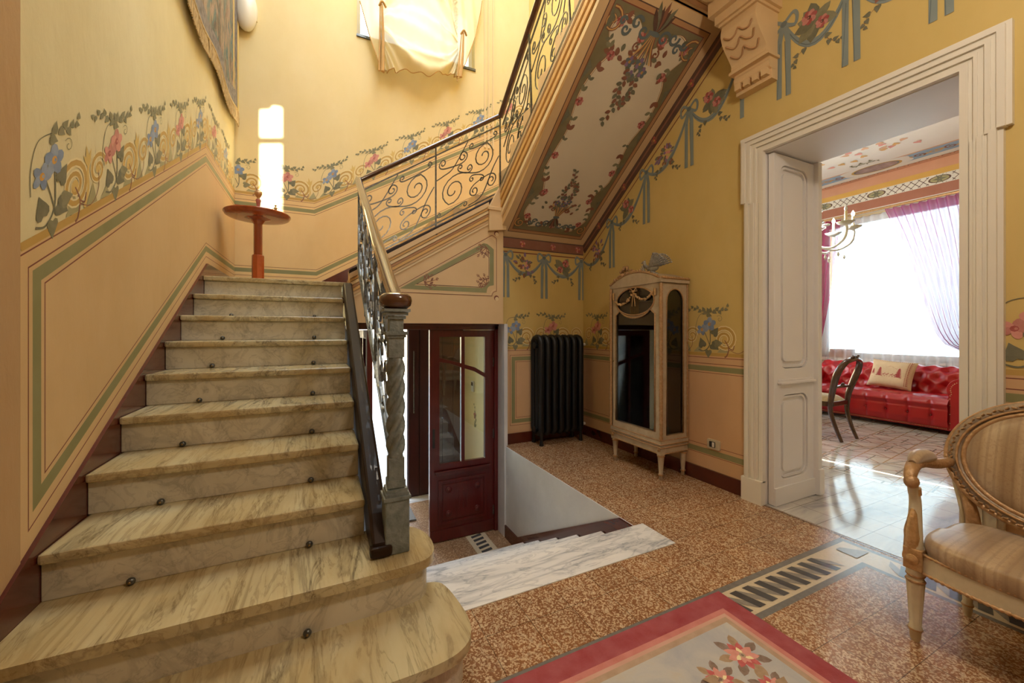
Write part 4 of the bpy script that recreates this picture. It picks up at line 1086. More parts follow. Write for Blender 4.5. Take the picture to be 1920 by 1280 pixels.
# ------------------------------------------------------------------ glass cabinet
vx, vy0, vy1 = 2.553, 2.435, 3.055; VW = vy1-vy0; VD = .315
m_vit = M('cabinet_paint', '#bda682', .42, var=.2, scale=14)
vt = thing('display_cabinet', 'narrow ivory and gilt glass display cabinet with arched top against the right wall', 'cabinet', (2.71, 2.74, 0))
Ff = ((vx, vy1, 0), (0, -1, 0), (0, 0, 1), (-1, 0, 0)); Fs = ((vx, vy0, 0), (1, 0, 0), (0, 0, 1), (0, -1, 0))
def fr_(x, z, d=0): return V((vx-d, vy1-x, z))
for (x, y) in ((vx+.025, vy0+.025), (vx+.025, vy1-.025), (vx+VD-.03, vy0+.025), (vx+VD-.03, vy1-.025)):
    mb = MB(m_vit); mb.lathe([(.012, 0), (.017, .004), (.014, .035), (.020, .04), (.020, .048), (.015, .055), (.026, .19), (.030, .20), (.026, .21)], (x, y, 0), seg=16, f=lambda th, z: 1+.04*cos(8*th))
    mb.slot(m_gild); mb.lathe([(.0205, .036), (.0225, .042), (.0205, .05)], (x, y, 0), seg=16); mb.lathe([(.029, .193), (.033, .20), (.029, .208)], (x, y, 0), seg=16); mb.build('leg', vt)
mb = MB(m_vit); mb.box((vx, vy0, .215), (vx+VD, vy1, .30)); mb.box((vx-.008, vy0-.008, .30), (vx+VD, vy1+.008, .335))
for (x, y) in ((vx-.004, vy0-.004), (vx-.004, vy1-.046)): mb.box((x, y, .212), (x+.05, y+.05, .30))
mb.build('plinth', vt, bevel=.003)
mb = MB(m_gild)
for i in range(44): mb.sphere((vx-.003, lerp(vy0+.05, vy1-.05, i/43), .222), (.006, .0062, .006), 8, 5)
for i in range(22): mb.sphere((lerp(vx+.05, vx+VD-.01, i/21), vy0-.003, .222), (.0062, .006, .006), 8, 5)
for y in (vy0+.02, vy1-.02): mb.lathe([(.001, 0), (.017, 0), (.019, .004), (.010, .006), (.001, .009)], (vx-.004, y, .256), (-1, 0, 0), 12)
for z in (.30, .335, .275): mb.tube([(vx+VD, vy0-.008, z), (vx-.008, vy0-.008, z), (vx-.008, vy1+.008, z)], .0045, 6)
mb.build('plinth_beading', vt)
# sides, back, bottom
mb = MB(m_vit)
side_hole = [(.062, .375), (.258, .375), (.258, 1.50)]+arc(.16, 1.50, .098, 0, 180, 12, .105)[1:]
mb.prism([(0, .33), (VD, .33), (VD, 1.66), (0, 1.66)], ([vx, vy0+.02, 0], (1, 0, 0), (0, 0, 1), (0, -1, 0)), .02, [side_hole])
mb.build('side_frame', vt, bevel=.002)
mb = MB(m_vit); mb.prism([(0, .33), (VD, .33), (VD, 1.66), (0, 1.66)], ([vx, vy1, 0], (1, 0, 0), (0, 0, 1), (0, -1, 0)), .02, [side_hole]); mb.build('side_frame', vt, bevel=.002)
m_bk = M('cabinet_lining', '#7a827a', .5, var=.1)
mb = MB(m_bk); mb.box((vx+VD-.02, vy0+.02, .33), (vx+VD, vy1-.02, 1.66)); mb.box((vx+.02, vy0+.02, .33), (vx+VD, vy1-.02, .352)); mb.build('back_panel', vt)
g = MB(m_glass); g.prism(side_hole, ([vx, vy0+.012, 0], (1, 0, 0), (0, 0, 1), (0, -1, 0)), .004); g.build('side_pane', vt)
for z in (.755, 1.205):
    g = MB(m_glass); g.box((vx+.03, vy0+.022, z), (vx+VD-.022, vy1-.022, z+.007)); g.build('glass_shelf', vt)
# door
cx = VW/2; arch = lambda x: 1.645+.085*(1-((x-cx)/cx)**2)
outer = [(.0, .335), (VW, .335)]+[(VW-VW*i/14, arch(VW-VW*i/14)) for i in range(15)]
oval = [(cx+.238*cos(a), 1.515+.125*sin(a)) for a in [2*pi*i/28 for i in range(28)]]
low = [(.065, .40), (VW-.065, .40)]+[(VW-.065, 1.395)]+[(cx+.222*cos(a), 1.515-.150*sin(a)) for a in [lerp(.55, pi-.55, i/10) for i in range(11)]]+[(.065, 1.395)]
dr = MB(m_vit); dr.prism(outer, ([vx+.022, vy1, 0], (0, -1, 0), (0, 0, 1), (-1, 0, 0)), .022, [oval, low]); door = dr.build('door', vt, bevel=.002)
g = MB(m_glass); g.prism(oval, ([vx+.012, vy1, 0], (0, -1, 0), (0, 0, 1), (-1, 0, 0)), .004); g.build('oval_pane', door)
g = MB(m_glass); g.prism(low, ([vx+.012, vy1, 0], (0, -1, 0), (0, 0, 1), (-1, 0, 0)), .004); g.build('long_pane', door)
mb = MB(m_gild)
for h in (oval, low): mb.tube([fr_(x, z, .002) for x, z in h], .0075, 6, closed=True)
mb.tube([V((vx+x, vy0-.002, z)) for x, z in side_hole], .0055, 6, closed=True)
mb.build('gilt_beading', door)
mb = MB(m_brass)
for i in range(9): x = cx-.05+i*.0125; mb.tube([fr_(x, 1.40), fr_(x, 1.60)], .0014, 5)
mb.build('lyre_wires', door)
def blobs(mb, pts, r, jit=.008, n=1):
    for p in pts:
        for _ in range(n):
            q = [p[i]+random.uniform(-jit, jit) for i in range(3)]; s = r*random.uniform(.7, 1.25)
            mb.sphere(q, (s*.8, s, s*random.uniform(.7, 1.2)), 7, 5)
mb = MB(m_gild2)
for a, b in (((cx-.27, 1.545), (cx, 1.60)), ((cx, 1.60), (cx+.25, 1.60))):
    blobs(mb, [fr_(lerp(a[0], b[0], t), lerp(a[1], b[1], t)-.075*(1-(2*t-1)**2), .012) for t in [i/13 for i in range(14)]], .011, .005, 2)
for sg in (-1, 1):
    mb.tube([fr_(cx, 1.605, .014), fr_(cx+sg*.035, 1.63, .016), fr_(cx+sg*.05, 1.605, .014), fr_(cx, 1.605, .014)], .006, 6)
    mb.tube([fr_(cx, 1.605, .014), fr_(cx+sg*.012, 1.54, .012), fr_(cx+sg*.02, 1.47, .010)], .005, 6)
for x in (cx-.27, cx+.255): mb.tube([fr_(x, z, .012) for z in (1.55, 1.58, 1.61)], .012, 6)
mb.build('carved_garland', door)
mb = MB(m_brass); mb.lathe([(.001, 0), (.007, 0), (.006, .012), (.001, .014)], fr_(.03, .96), (-1, 0, 0), 10); mb.build('keyhole', door)
# corner posts with carved gilt rope
for (x, y, nm) in ((vx-.004, vy0-.004, 0), (vx-.004, vy1+.004, 1)):
    mb = MB(m_gild); pts = [(x, y, z) for z in [.34+1.31*i/70 for i in range(71)]]
    mb.tube(pts, lambda t: .012+.006*abs(sin(t*pi*34)), 8); mb.build('gilt_corner_moulding', vt)
mb = MB(m_gild); mb.tube([(vx+VD-.01, vy0-.004, z) for z in [.34+1.31*i/60 for i in range(61)]], lambda t: .006+.003*abs(sin(t*pi*30)), 8)
mb.build('gilt_corner_moulding', vt)
# cornice: flat on the side, arched over the door
mb = MB(m_vit); 
mb.prism([(-.015, 1.655), (VW+.015, 1.655)]+[(VW+.015-(VW+.03)*i/14, arch(min(VW, max(0, VW-VW*i/14)))+.045) for i in range(15)], ([vx+VD-.005, vy1, 0], (0, -1, 0), (0, 0, 1), (-1, 0, 0)), VD+.005)
mb.box((vx-.02, vy0-.022, 1.655), (vx+VD-.002, vy0+.03, 1.69)); mb.build('cornice', vt, bevel=.003)
mb = MB(m_gild)
top = [(-.02, 1.692)]+[(VW*i/14, arch(VW*i/14)+.045) for i in range(15)]+[(VW+.02, 1.692)]
mb.tube([fr_(x, z, .006) for x, z in top], .010, 7); mb.tube([(vx-.015, vy0-.022, 1.692), (vx+VD-.005, vy0-.022, 1.692)], .010, 7)
blobs(mb, [(lerp(vx, vx+VD-.02, i/12), vy0-.022, 1.698) for i in range(13)], .009, .003)
blobs(mb, [fr_(VW*i/20, arch(VW*i/20)+.055, .006) for i in range(21)], .010, .004)
for i in range(60):
    x = random.gauss(.17, .055); z = arch(max(0, min(VW, x)))+.055+random.uniform(0, .07)*exp(-((x-.19)/.07)**2)
    mb.sphere(fr_(x, z, random.uniform(-.03, .015)), random.uniform(.008, .017), 7, 5)
mb.build('carved_crest', vt)
# ceramics inside
m_porc = M('white_porcelain', '#d8d2c4', .2, var=.04); m_bird = M('silvery_ceramic', '#a8a49a', .25, .2, var=.35, scale=50)
m_bronze = M('brown_ceramic', '#6a4632', .3, var=.3, scale=30)
o = MB(m_dark).lathe([(.001, 0), (.06, 0), (.10, .03), (.125, .06), (.12, .062), (.09, .035), (.001, .012)], (vx+.15, vy1-.22, 1.213), seg=28).build('bowl'); tag(o, 'dark shallow bowl on the upper cabinet shelf', 'bowl')
bx_ = thing('lidded_jar', 'small pale lidded jar on the lower cabinet shelf', 'jar', (vx+.14, vy0+.24, .763))
MB(m_porc).lathe([(.001, 0), (.035, 0), (.042, .02), (.040, .09), (.03, .10)], (vx+.14, vy0+.24, .763), seg=20).build('body', bx_)
MB(m_porc).lathe([(.034, .10), (.03, .115), (.008, .125), (.008, .135), (.013, .145), (.001, .152)], (vx+.14, vy0+.24, .763), seg=20).build('lid', bx_)
o = MB(m_porc).lathe([(.001, 0), (.03, 0), (.022, .02), (.045, .08), (.03, .14), (.04, .17), (.036, .17), (.02, .13), (.001, .02)], (vx+.13, vy0+.10, .763), seg=20, f=lambda th, z: 1+.08*cos(6*th+z*40)).build('vase'); tag(o, 'fluted white vase near the side pane of the cabinet', 'vase')
fg = MB(m_bronze); fg.lathe([(.001, 0), (.04, 0), (.035, .02), (.02, .04), (.038, .09), (.03, .14), (.014, .16), (.022, .185), (.014, .21), (.001, .215)], (vx+.16, vy0+.12, 1.213), seg=18); fg.sphere((vx+.13, vy0+.11, 1.30), (.02, .03, .012), 10, 6)
tag(fg.build('figurine'), 'brown ceramic figurine on the upper cabinet shelf', 'figurine')
tu = thing('soup_tureen', 'white covered dish on the cabinet floor', 'tureen', (vx+.15, vy0+.11, .353))
MB(m_porc).lathe([(.001, 0), (.05, 0), (.075, .03), (.085, .045), (.08, .047)], (vx+.15, vy0+.11, .353), seg=24).build('dish', tu)
MB(m_porc).lathe([(.08, .045), (.06, .062), (.02, .072), (.006, .075), (.01, .09), (.001, .096)], (vx+.15, vy0+.11, .353), seg=24).build('lid', tu)
pl = MB(P_mold2); pl.lathe([(.001, 0), (.05, 0), (.095, .012), (.10, .016), (.05, .006), (.001, .005)], (vx+.26, vy0+.25, .455), (-1, 0, .25), 28); tag(pl.build('decorative_plate'), 'mustard yellow plate leaning at the back of the cabinet', 'plate')
# winged figure on top
wf = thing('winged_figurine', 'silvery winged bird figurine standing on the display cabinet', 'figurine', (vx+.13, vy0+.22, 1.74))
cz = 1.775; by = vy0+.19; fx = vx+.10
mb = MB(m_bird); mb.sphere((fx, by, cz+.03), (.030, .070, .032), 14, 9); mb.tube([(fx, by+.05, cz+.04), (fx, by+.085, cz+.055), (fx, by+.10, cz+.085)], lambda t: .020-.008*t, 10)
mb.sphere((fx, by+.105, cz+.095), (.015, .020, .015), 10, 7); mb.tube([(fx, by+.12, cz+.095), (fx, by+.145, cz+.088)], lambda t: .006*(1-t)+.001, 6)
mb.lathe([(.06, -.04), (.055, -.02), (.025, -.005), (.015, .01)], (fx, by, cz), seg=16); mb.build('body', wf)
for sg in (-1, 1):
    mb = MB(m_bird)
    for k in range(9):
        a = .12+k*.115; L = .19-.008*k
        p0 = V((fx+sg*.022, by+.02, cz+.04)); p1 = p0+V((sg*.02, -L*cos(a), L*sin(a)))
        for j in range(5):
            t_ = .25+.75*j/4; p = p0.lerp(p1, t_); mb.sphere(p, (.006, .017*(1.1-.5*t_), .013*(1.2-.5*t_)), 7, 5)
        mb.tube([p0, p1], lambda t: .010*(1-.5*t), 6)
    mb.build('wing', wf)
mb = MB(m_bird)
for k in range(5):
    p0 = V((fx, by+.10, cz+.0)); p1 = p0+V((0, .07-.02*k, .03+.022*k)); mb.tube([p0, p0.lerp(p1, .5)+V((0, .012, 0)), p1], lambda t: .009*(1-.6*t), 6)
mb.build('crest_spray', wf)

# ------------------------------------------------------------------ gilded armchair, oval back
ac = thing('armchair', 'gilt armchair with oval back and striped beige silk beside the salon doorway', 'chair', (2.36, .46, 0))
t = NT('striped_silk'); v = t.coord((1, 1, 1)); sp = t.add('ShaderNodeSeparateXYZ'); t.link(v, sp.inputs[0])
def wave(m, ph):
    a = t.add('ShaderNodeMath', operation='MULTIPLY_ADD'); a.inputs[1].default_value = m; a.inputs[2].default_value = ph; t.link(sp.outputs['Y'], a.inputs[0])
    b = t.add('ShaderNodeMath', operation='SINE'); t.link(a.outputs[0], b.inputs[0])
    c_ = t.add('ShaderNodeMath', operation='MULTIPLY_ADD'); c_.inputs[1].default_value = .5; c_.inputs[2].default_value = .5; t.link(b.outputs[0], c_.inputs[0]); return c_.outputs[0]
c = t.ramp(wave(62, .4), [(.25, '#9a8060'), (.5, '#a88e6c'), (.75, '#b09878')])
c = t.mix(t.ramp(wave(248, .9), [(.7, 0.), (.9, .35)]), c, '#80664a')
dm = t.noise(t.coord((1, 1, 1)), 34, 3, .6, 2.5)
c = t.mix(t.ramp(dm, [(.52, 0.), (.62, .3)]), c, '#845e44')
t.col(c); t.set(.38); t.b.inputs['Sheen Weight'].default_value = .4; t.bump(t.noise(t.coord((1, 1, 1)), 160, 2), .1, .002); m_silk = t.m
m_agold = M('aged_gilding', '#9a7a4c', .42, .35, var=.3, scale=50, bump=.3, bs=80)
AY, AX0, AX1 = .46, 2.166, 2.56
def ayx(sg): return AY+sg*.276
for sg in (1, -1):
    for nm, x, y in (('front', AX0, AY+sg*.276), ('rear', AX1-.0, AY+sg*.24)):
        mb = MB(m_ivory); s_ = 1 if nm == 'front' else .85
        mb.lathe([(.012*s_, 0), (.0165*s_, .012), (.018*s_, .04), (.0215*s_, .045), (.0215*s_, .055), (.0175*s_, .062), (.027*s_, .22), (.029*s_, .245), (.024*s_, .262), (.028*s_, .27), (.028*s_, .295)], (x, y, 0), seg=24, f=lambda th, z: 1+(.06*cos(8*th) if .06 < z < .235 else 0))
        mb.slot(m_gild)
        for z, r in ((.05, .0225), (.245, .0305), (.268, .029)): mb.lathe([(r*s_*.9, z-.006), (r*s_*1.04, z), (r*s_*.9, z+.006)], (x, y, 0), seg=20)
        mb.build('leg', ac)
        if nm == 'front':
            mb = MB(m_gild2); mb.cbox((x, y, .335), (.058, .058, .085)); mb.lathe([(.001, 0), (.02, 0), (.022, .006), (.012, .008), (.006, .012), (.001, .012)], (x-.028, y, .335), (-1, 0, 0), 14)
            mb.lathe([(.001, 0), (.02, 0), (.022, .006), (.012, .008), (.001, .012)], (x, y+sg*.028, .335), (0, sg, 0), 14)
            mb.build('corner_block', ac, bevel=.003)
# seat rails with gilt rope
mb = MB(m_ivory)
fx0 = lambda s: AX0-.045*(1-s*s)
frl = [(fx0(s), AY+s*.25, .325) for s in [-1+2*i/10 for i in range(11)]]
mb.bar(frl, .075, .03, (0, 0, 1)); 
for sg in (-1, 1): mb.bar([(AX0, AY+sg*.276, .325), (AX1, AY+sg*.24, .325)], .07, .03, (0, 0, 1))
mb.bar([(AX1, AY-.24, .325), (AX1, AY+.24, .325)], .07, .03, (0, 0, 1)); mb.build('seat_rail', ac, bevel=.003)
mb = MB(m_gild)
for z, r in ((.290, .007), (.362, .006)):
    mb.tube([(p[0]-.014, p[1], z) for p in bez(frl, 8)], lambda t: r*(1+.35*sin(t*pi*60)), 6)
    for sg in (-1, 1): mb.tube([(lerp(AX0, AX1, t), AY+sg*lerp(.276, .24, t)+sg*.014, z) for t in [i/30 for i in range(31)]], lambda t: r*(1+.35*sin(t*pi*30)), 6)
mb.build('gilt_rope_moulding', ac)
# seat cushion
mb = MB(m_silk)
def seat(a, b):
    # a across (0..1), b wraps: 0 bottom edge .. 1 centre
    th = 2*pi*a; k = 1-b; n_ = 5
    cxx, sxx = cos(th), sin(th); r = (abs(cxx)**n_+abs(sxx)**n_)**(-1/n_)
    dome = sin(min(1, b*2.6)*pi/2)
    rad = (1-max(0, b-.28)/.72) if b > .28 else 1+.03*sin(b/.28*pi)
    x = lerp(AX0-.02, AX1-.02, .5)+rad*r*cxx*.205; y = AY+rad*r*sxx*.262*(1 if cxx < 0 else .95)
    if cxx < 0: x -= .035*rad*(1-min(1, abs(sxx*r))**2)*abs(cxx)
    return (x, y, .355+.075*dome+.022*(1-rad)+.004*sin(th*34)*max(0, 1-abs(b-.12)*9))
mb.grid(seat, 150, 22); mb.build('seat', ac)
# oval back ring, leaning
BZ, BA, BB = .715, .300, .245
def ov(a, k=1., d=0):
    z = BZ+BB*k*sin(a); return V((2.50+.30*(z-.47)-d, AY+BA*k*cos(a), z+.0))
mb = MB(m_agold); A_ = [2*pi*i/72 for i in range(72)]
mb.tube([ov(a, .93) for a in A_], .030, 12, closed=True, sy=.8, up=(1, 0, -.3)); ring = mb.build('back_frame', ac)
mb = MB(m_gild)
mb.tube([ov(a, .835, .016) for a in A_], .010, 8, closed=True); mb.tube([ov(a, 1.02, .010) for a in A_], lambda t: .009*(1+.3*sin(t*2*pi*70)), 8, closed=True)
mb.tube([ov(a, .90, .026) for a in A_], .005, 6, closed=True)
for i in range(90):
    a = 2*pi*i/90; p = ov(a, .965, .024); q = ov(a+.045, .945+.03*(i % 2), .030); mb.tube([p, q], .0042, 5)
mb.build('gilt_carving', ring)
mb = MB(m_gild2)
for i in range(46):
    s = random.gauss(0, .045); mb.sphere(ov(pi/2+s/BA, 1.06, .005)+V((random.uniform(-.012, .008), 0, random.uniform(-.008, .028)*exp(-(s/.05)**2))), random.uniform(.008, .015), 7, 5)
mb.build('carved_crest', ring)
mb = MB(m_silk)
def pad(sgn):
    def f(a, b):
        th = 2*pi*a; p = ov(th, .84*b, .012); return p-V((1, 0, -.3)).normalized()*sgn*(.045*(1-b**3)**.6)
    return f
mb.grid(pad(1), 60, 10); mb.grid(pad(-.6), 60, 10); mb.build('back_upholstery', ac)
for sg in (1, -1):
    # stile from the seat to the oval
    mb = MB(m_gild); mb.tube(bez([(AX1-.02, AY+sg*.225, .34), (AX1-.03, AY+sg*.215, .42), (AX1-.035, AY+sg*.225, .50), (ov(0)[0]+.0, AY+sg*.262, .575)], 6), lambda t: .026-.008*t, 10)
    mb.slot(m_ivory); mb.tube(bez([(AX1-.01, AY+sg*.255, .34), (AX1-.015, AY+sg*.245, .42), (AX1-.02, AY+sg*.255, .50), (ov(0)[0]+.01, AY+sg*.285, .575)], 6), .011, 8); mb.build('back_stile', ac)
    # arm and support
    y = AY+sg*.285
    arm = [(ov(0)[0]-.01, AY+sg*.285, .665), (2.44, y+sg*.012, .668), (2.33, y+sg*.02, .690), (2.24, y+sg*.018, .694), (2.175, y+sg*.008, .672), (2.152, y+sg*.002, .640)]
    mb = MB(m_gild); mb.tube(bez(arm, 8), lambda t: .017+.008*sin(t*pi), 12); 
    mb.sphere((2.158, y, .640), (.026, .024, .028), 16, 10); arm_o = mb.build('arm', ac)
    mb = MB(m_silk); mb.tube(bez([(2.40, y+sg*.012, .700), (2.34, y+sg*.018, .714), (2.26, y+sg*.018, .718), (2.20, y+sg*.012, .706)], 8), lambda t: .026*sin(pi*(t*.8+.1))+.004, 12); mb.build('arm_pad', arm_o)
    mb = MB(m_ivory); mb.tube(bez([(2.17, y, .62), (2.19, y, .56), (2.185, y-.002, .50), (2.172, y-.006, .43), (AX0, AY+sg*.276, .37)], 8), lambda t: .0165+.009*t, 12)
    mb.slot(m_gild2)
    mb.tube([(AX0-.004, y, .375), (2.158, y-.002, .42), (2.162, y, .46), (2.172, y, .51), (2.182, y, .535)], lambda t: .026*(1-.75*t**1.6), 12)
    for k in range(-2, 3):
        mb.tube(bez([(AX0-.022+.006*abs(k), y+.006*k, .38), (2.142+.006*abs(k), y+.010*k, .43), (2.150+.006*abs(k), y+.007*k, .48), (2.168, y+.002*k, .525)], 4), lambda t: .0045*(1-.6*t), 5)
    mb.tube([(2.188, y, .585), (2.182, y, .612)], .021, 12); mb.build('arm_support', ac)

# ------------------------------------------------------------------ rug
t = NT('rug_ground'); n = t.noise(t.coord(), 5, 6, .65, .6); c = t.ramp(n, [(.3, '#a2a2a8'), (.6, '#b8b4ae'), (.8, '#bcae98')]); t.col(c); t.set(.9); t.bump(t.noise(t.coord((1, 3, 1)), 160, 2), .35, .003); m_rg = t.m
m_rr = M('rug_red', '#9c1222', .9, var=.14, scale=14, bump=.35, bs=160); m_rp = M('rug_pink', '#c87468', .9, var=.12, scale=20, bump=.3, bs=160); m_rt = M('rug_tan', '#b49476', .9, var=.12, scale=20, bump=.3, bs=160)
m_rf = M('rug_flower', '#c83a34', .9, var=.2, scale=40); m_rf2 = M('rug_flower_light', '#dd9080', .9, var=.15, scale=40); m_rl = M('rug_leaf', '#7a5434', .9, var=.25, scale=40); m_rl2 = M('rug_leaf_tan', '#a88458', .9, var=.2, scale=40)
mb = MB(m_rr); rx0, rx1, ry0, ry1 = -.35, 1.712, -1.1, 1.278
mb.box((rx0, ry0, .0005), (rx1, ry1, .009))
pt = Paint(mb, ((0, 0, .009), (1, 0, 0), (0, 1, 0), (0, 0, 1)), .0004)
def ins_(o): return [(rx0+o, ry0+o), (rx1-o, ry0+o), (rx1-o, ry1-o), (rx0+o, ry1-o)]
pt.poly(ins_(.088), m_rp); pt.poly(ins_(.112), M('rug_pink_light', '#c99a84', .9, var=.1)); pt.poly(ins_(.128), m_rt); pt.poly(ins_(.152), m_rg)
def rflower(x, y, r, a0=0, leaves=True):
    if leaves:
        for k in range(7): pt.eleaf(x+cos(a0+k*.9)*r*.6, y+sin(a0+k*.9)*r*.6, r*1.0, a0+k*.9, (m_rl, m_rl2)[k % 2], .30)
    for k in range(9):
        a = a0+2*pi*k/9; pt.eleaf(x, y, r, a, m_rf if (k*7) % 9 > 3 else m_rf2, .26)
    for k in range(9): pt.eleaf(x, y, r*.6, a0+.3+2*pi*k/9, (m_rf2, P_cream, m_rf2)[k % 3], .26)
    pt.disc(x, y, r*.2, m_rt, 10); pt.disc(x, y, r*.09, m_rl, 8)
for x, y, r, a in ((1.455, .985, .062, .2), (1.285, .95, .050, 1.1), (1.42, .845, .05, .5), (1.14, .83, .05, 2), (1.32, .72, .06, 0), (1.02, .95, .035, 1), (1.10, .60, .06, 1), (1.4, .55, .05, 2)):
    rflower(x, y, r, a)
for pts in ([(1.285, .95), (1.2, .93), (1.12, .945), (1.05, .93)], [(1.42, .845), (1.5, .80), (1.53, .7)], [(1.14, .83), (1.05, .80), (.95, .86)]):
    pt.sprig(pts, 7, .06, m_rl, m_rl2, .007)
for i in range(7): pt.leaf(1.13+.022*i, .895-.004*i, .06, -.9+.25*i, (m_rl, m_rl2)[i % 2], .45)
tag(mb.build('rug'), 'flat-woven rug with red border and pink flowers on grey ground', 'rug')
# ------------------------------------------------------------------ salon shell
SX = 8.0; SZ = 3.72; gy0, gy1, gz0, gz1 = 2.05, 3.98, .80, 3.12
m_sw = plaster('salon_wall', '#d8c296', '#dfcba2', '#ceb688', .05)
mb = MB(m_sw)
mb.prism([(-1.5, -.15), (6.5, -.15), (6.5, SZ+.1), (-1.5, SZ+.1)], ((SX, 0, 0), (0, 1, 0), (0, 0, 1), (1, 0, 0)), .4, [[(gy0, gz0), (gy1, gz0), (gy1, gz1), (gy0, gz1)]])
pt = Paint(mb, ((SX, 0, 0), (0, 1, 0), (0, 0, 1), (-1, 0, 0)))
def band(z0, z1, m): pt.poly([(-1.4, z0), (6.4, z0), (6.4, z1), (-1.4, z1)], m)
P_terra = M('salon_terracotta', '#a8684c', .5, var=.06); P_salm = M('salon_salmon', '#d09a78', .6, var=.05); P_sblue = M('salon_blue', '#8fb0c8', .6, var=.08); P_swhite = M('salon_white', '#e6e2d6', .6, var=.04)
P_yel = M('salon_yellow', '#d6a84c', .6, var=.05)
band(3.20, 3.36, P_terra); band(3.36, 3.50, P_swhite)
for i in range(64):
    y = -.4+i*.09
    for a, b in (((y, 3.37), (y+.12, 3.49)), ((y+.12, 3.37), (y, 3.49))): pt.stroke([a, b], .008, P_dkbrown)
for i in range(9):
    y = .3+i*.72; pt.disc(y, 3.43, .15, P_swhite, 16, .062); pt.disc(y, 3.43, .12, P_dkbrown, 16, .05); pt.disc(y, 3.43, .10, P_sage, 14, .042)
    for k in range(6): pt.leaf(y, 3.43, .08, k*1.05, P_leaf2, .2)
band(3.50, 3.58, P_yel); band(3.58, SZ, P_salm)
struct(mb, 'wall_salon_window')
mb = MB(m_sw); mb.prism([(3.42, -.15), (SX+.4, -.15), (SX+.4, SZ), (3.42, SZ)], ((0, 6.5, 0), (1, 0, 0), (0, 0, 1), (0, 1, 0)), .2, [[(4.4, .8), (7.2, .8), (7.2, 3.2), (4.4, 3.2)]]); struct(mb, 'wall_salon_far')  # unseen wide opening added here to let more sky light into the salon
mb = MB(m_sw); mb.prism([(3.42, -.15), (SX+.4, -.15), (SX+.4, SZ), (3.42, SZ)], ((0, -1.5, 0), (1, 0, 0), (0, 0, 1), (0, -1, 0)), .1, [[(4.98, .95), (5.04, .95), (5.04, 1.75), (4.98, 1.75)]]); struct(mb, 'wall_salon_near')
mb = MB(P_swhite); mb.box((3.42, -1.7, SZ), (SX+.4, 6.7, SZ+.12))
pt = Paint(mb, ((0, 0, SZ), (1, 0, 0), (0, 1, 0), (0, 0, -1)))
def cb(x0, x1, m): pt.poly([(x0, -1.5), (x1, -1.5), (x1, 6.5), (x0, 6.5)], m)
cb(7.86, 8.0, P_salm); cb(7.72, 7.86, P_swhite); cb(7.44, 7.72, P_sblue); cb(7.40, 7.44, P_pink); cb(7.30, 7.40, P_swhite)
for i in range(40): y = -.5+.16*i; pt.stroke(spiral((7.58, y), .07, i*1.3, (-1)**i, 1.3, 14), .022, P_brown if i % 2 else P_mold2); pt.leaf(7.58, y+.06, .10, 1.57+(.5 if i % 2 else -.5), P_mold2, .3)
for i in range(60): y = -1+.12*i; pt.stroke(arc(7.90, y, .045, 90, 270, 5), .012, P_brown)
for y in (3.02, .6):
    pt.poly([(7.56+.22*cos(a)*(1+.07*cos(6*a)), y+.42*sin(a)*(1+.07*cos(6*a))) for a in [2*pi*i/40 for i in range(40)]], P_swhite)
    pt.disc(7.58, y, .17, P_ochre, 24, .30); pt.disc(7.58, y, .145, P_rib2, 24, .27); pt.disc(7.58, y, .13, M('medallion', '#a88078', .6, var=.3, scale=12), 24, .25)
    for k in range(16): pt.leaf(7.22+.03*cos(k), y-.15+.02*k, .06, k*1.1, P_leaf, .3)
    for k in range(24): pt.leaf(7.0-random.uniform(0, .5), y+random.uniform(-.9, .9), .10, random.uniform(0, 6.28), (P_rose2, P_pink, P_mold2)[k % 3], .5)
struct(mb, 'ceiling_salon')
# window
mb = MB(m_paintw)
F = ((SX+.12, 0, 0), (0, 1, 0), (0, 0, 1), (1, 0, 0)); gm = (gy0+gy1)/2
mb.prism([(gy0, gz0), (gy1, gz0), (gy1, gz1), (gy0, gz1)], F, .06, [[(gy0+.08, gz0+.08), (gy1-.08, gz0+.08), (gy1-.08, gz1-.08), (gy0+.08, gz1-.08)]])
w1 = struct(mb, 'window_1', bevel=.004)
mb = MB(m_glass); mb.box((SX+.145, gy0+.05, gz0+.05), (SX+.15, gy1-.05, gz1-.05)); mb.build('window_pane', w1)
mb = MB(m_paintw); mb.box((SX-.05, gy0-.08, gz0-.05), (SX+.12, gy1+.08, gz0)); mb.build('window_sill', w1)
# stairwell window
mb = MB(m_paintw); F = ((0, YB+.12, 0), (1, 0, 0), (0, 0, 1), (0, 1, 0)); gm = (wx0+wx1)/2
mb.prism([(wx0, wz0), (wx1, wz0), (wx1, wz1), (wx0, wz1)], F, .06, [[(wx0+.05, wz0+.05), (wx1-.05, wz0+.05), (wx1-.05, wz1-.05), (wx0+.05, wz1-.05)]])
w2 = struct(mb, 'window_2', bevel=.003)
mb = MB(m_glass); mb.box((wx0+.03, YB+.145, wz0+.03), (wx1-.03, YB+.15, wz1-.03)); mb.build('window_pane', w2)
mb = MB(m_iron); mb.box((wx0-.005, YB-.02, wz0-.03), (wx1+.005, YB+.05, wz0)); mb.build('window_sill', w2)

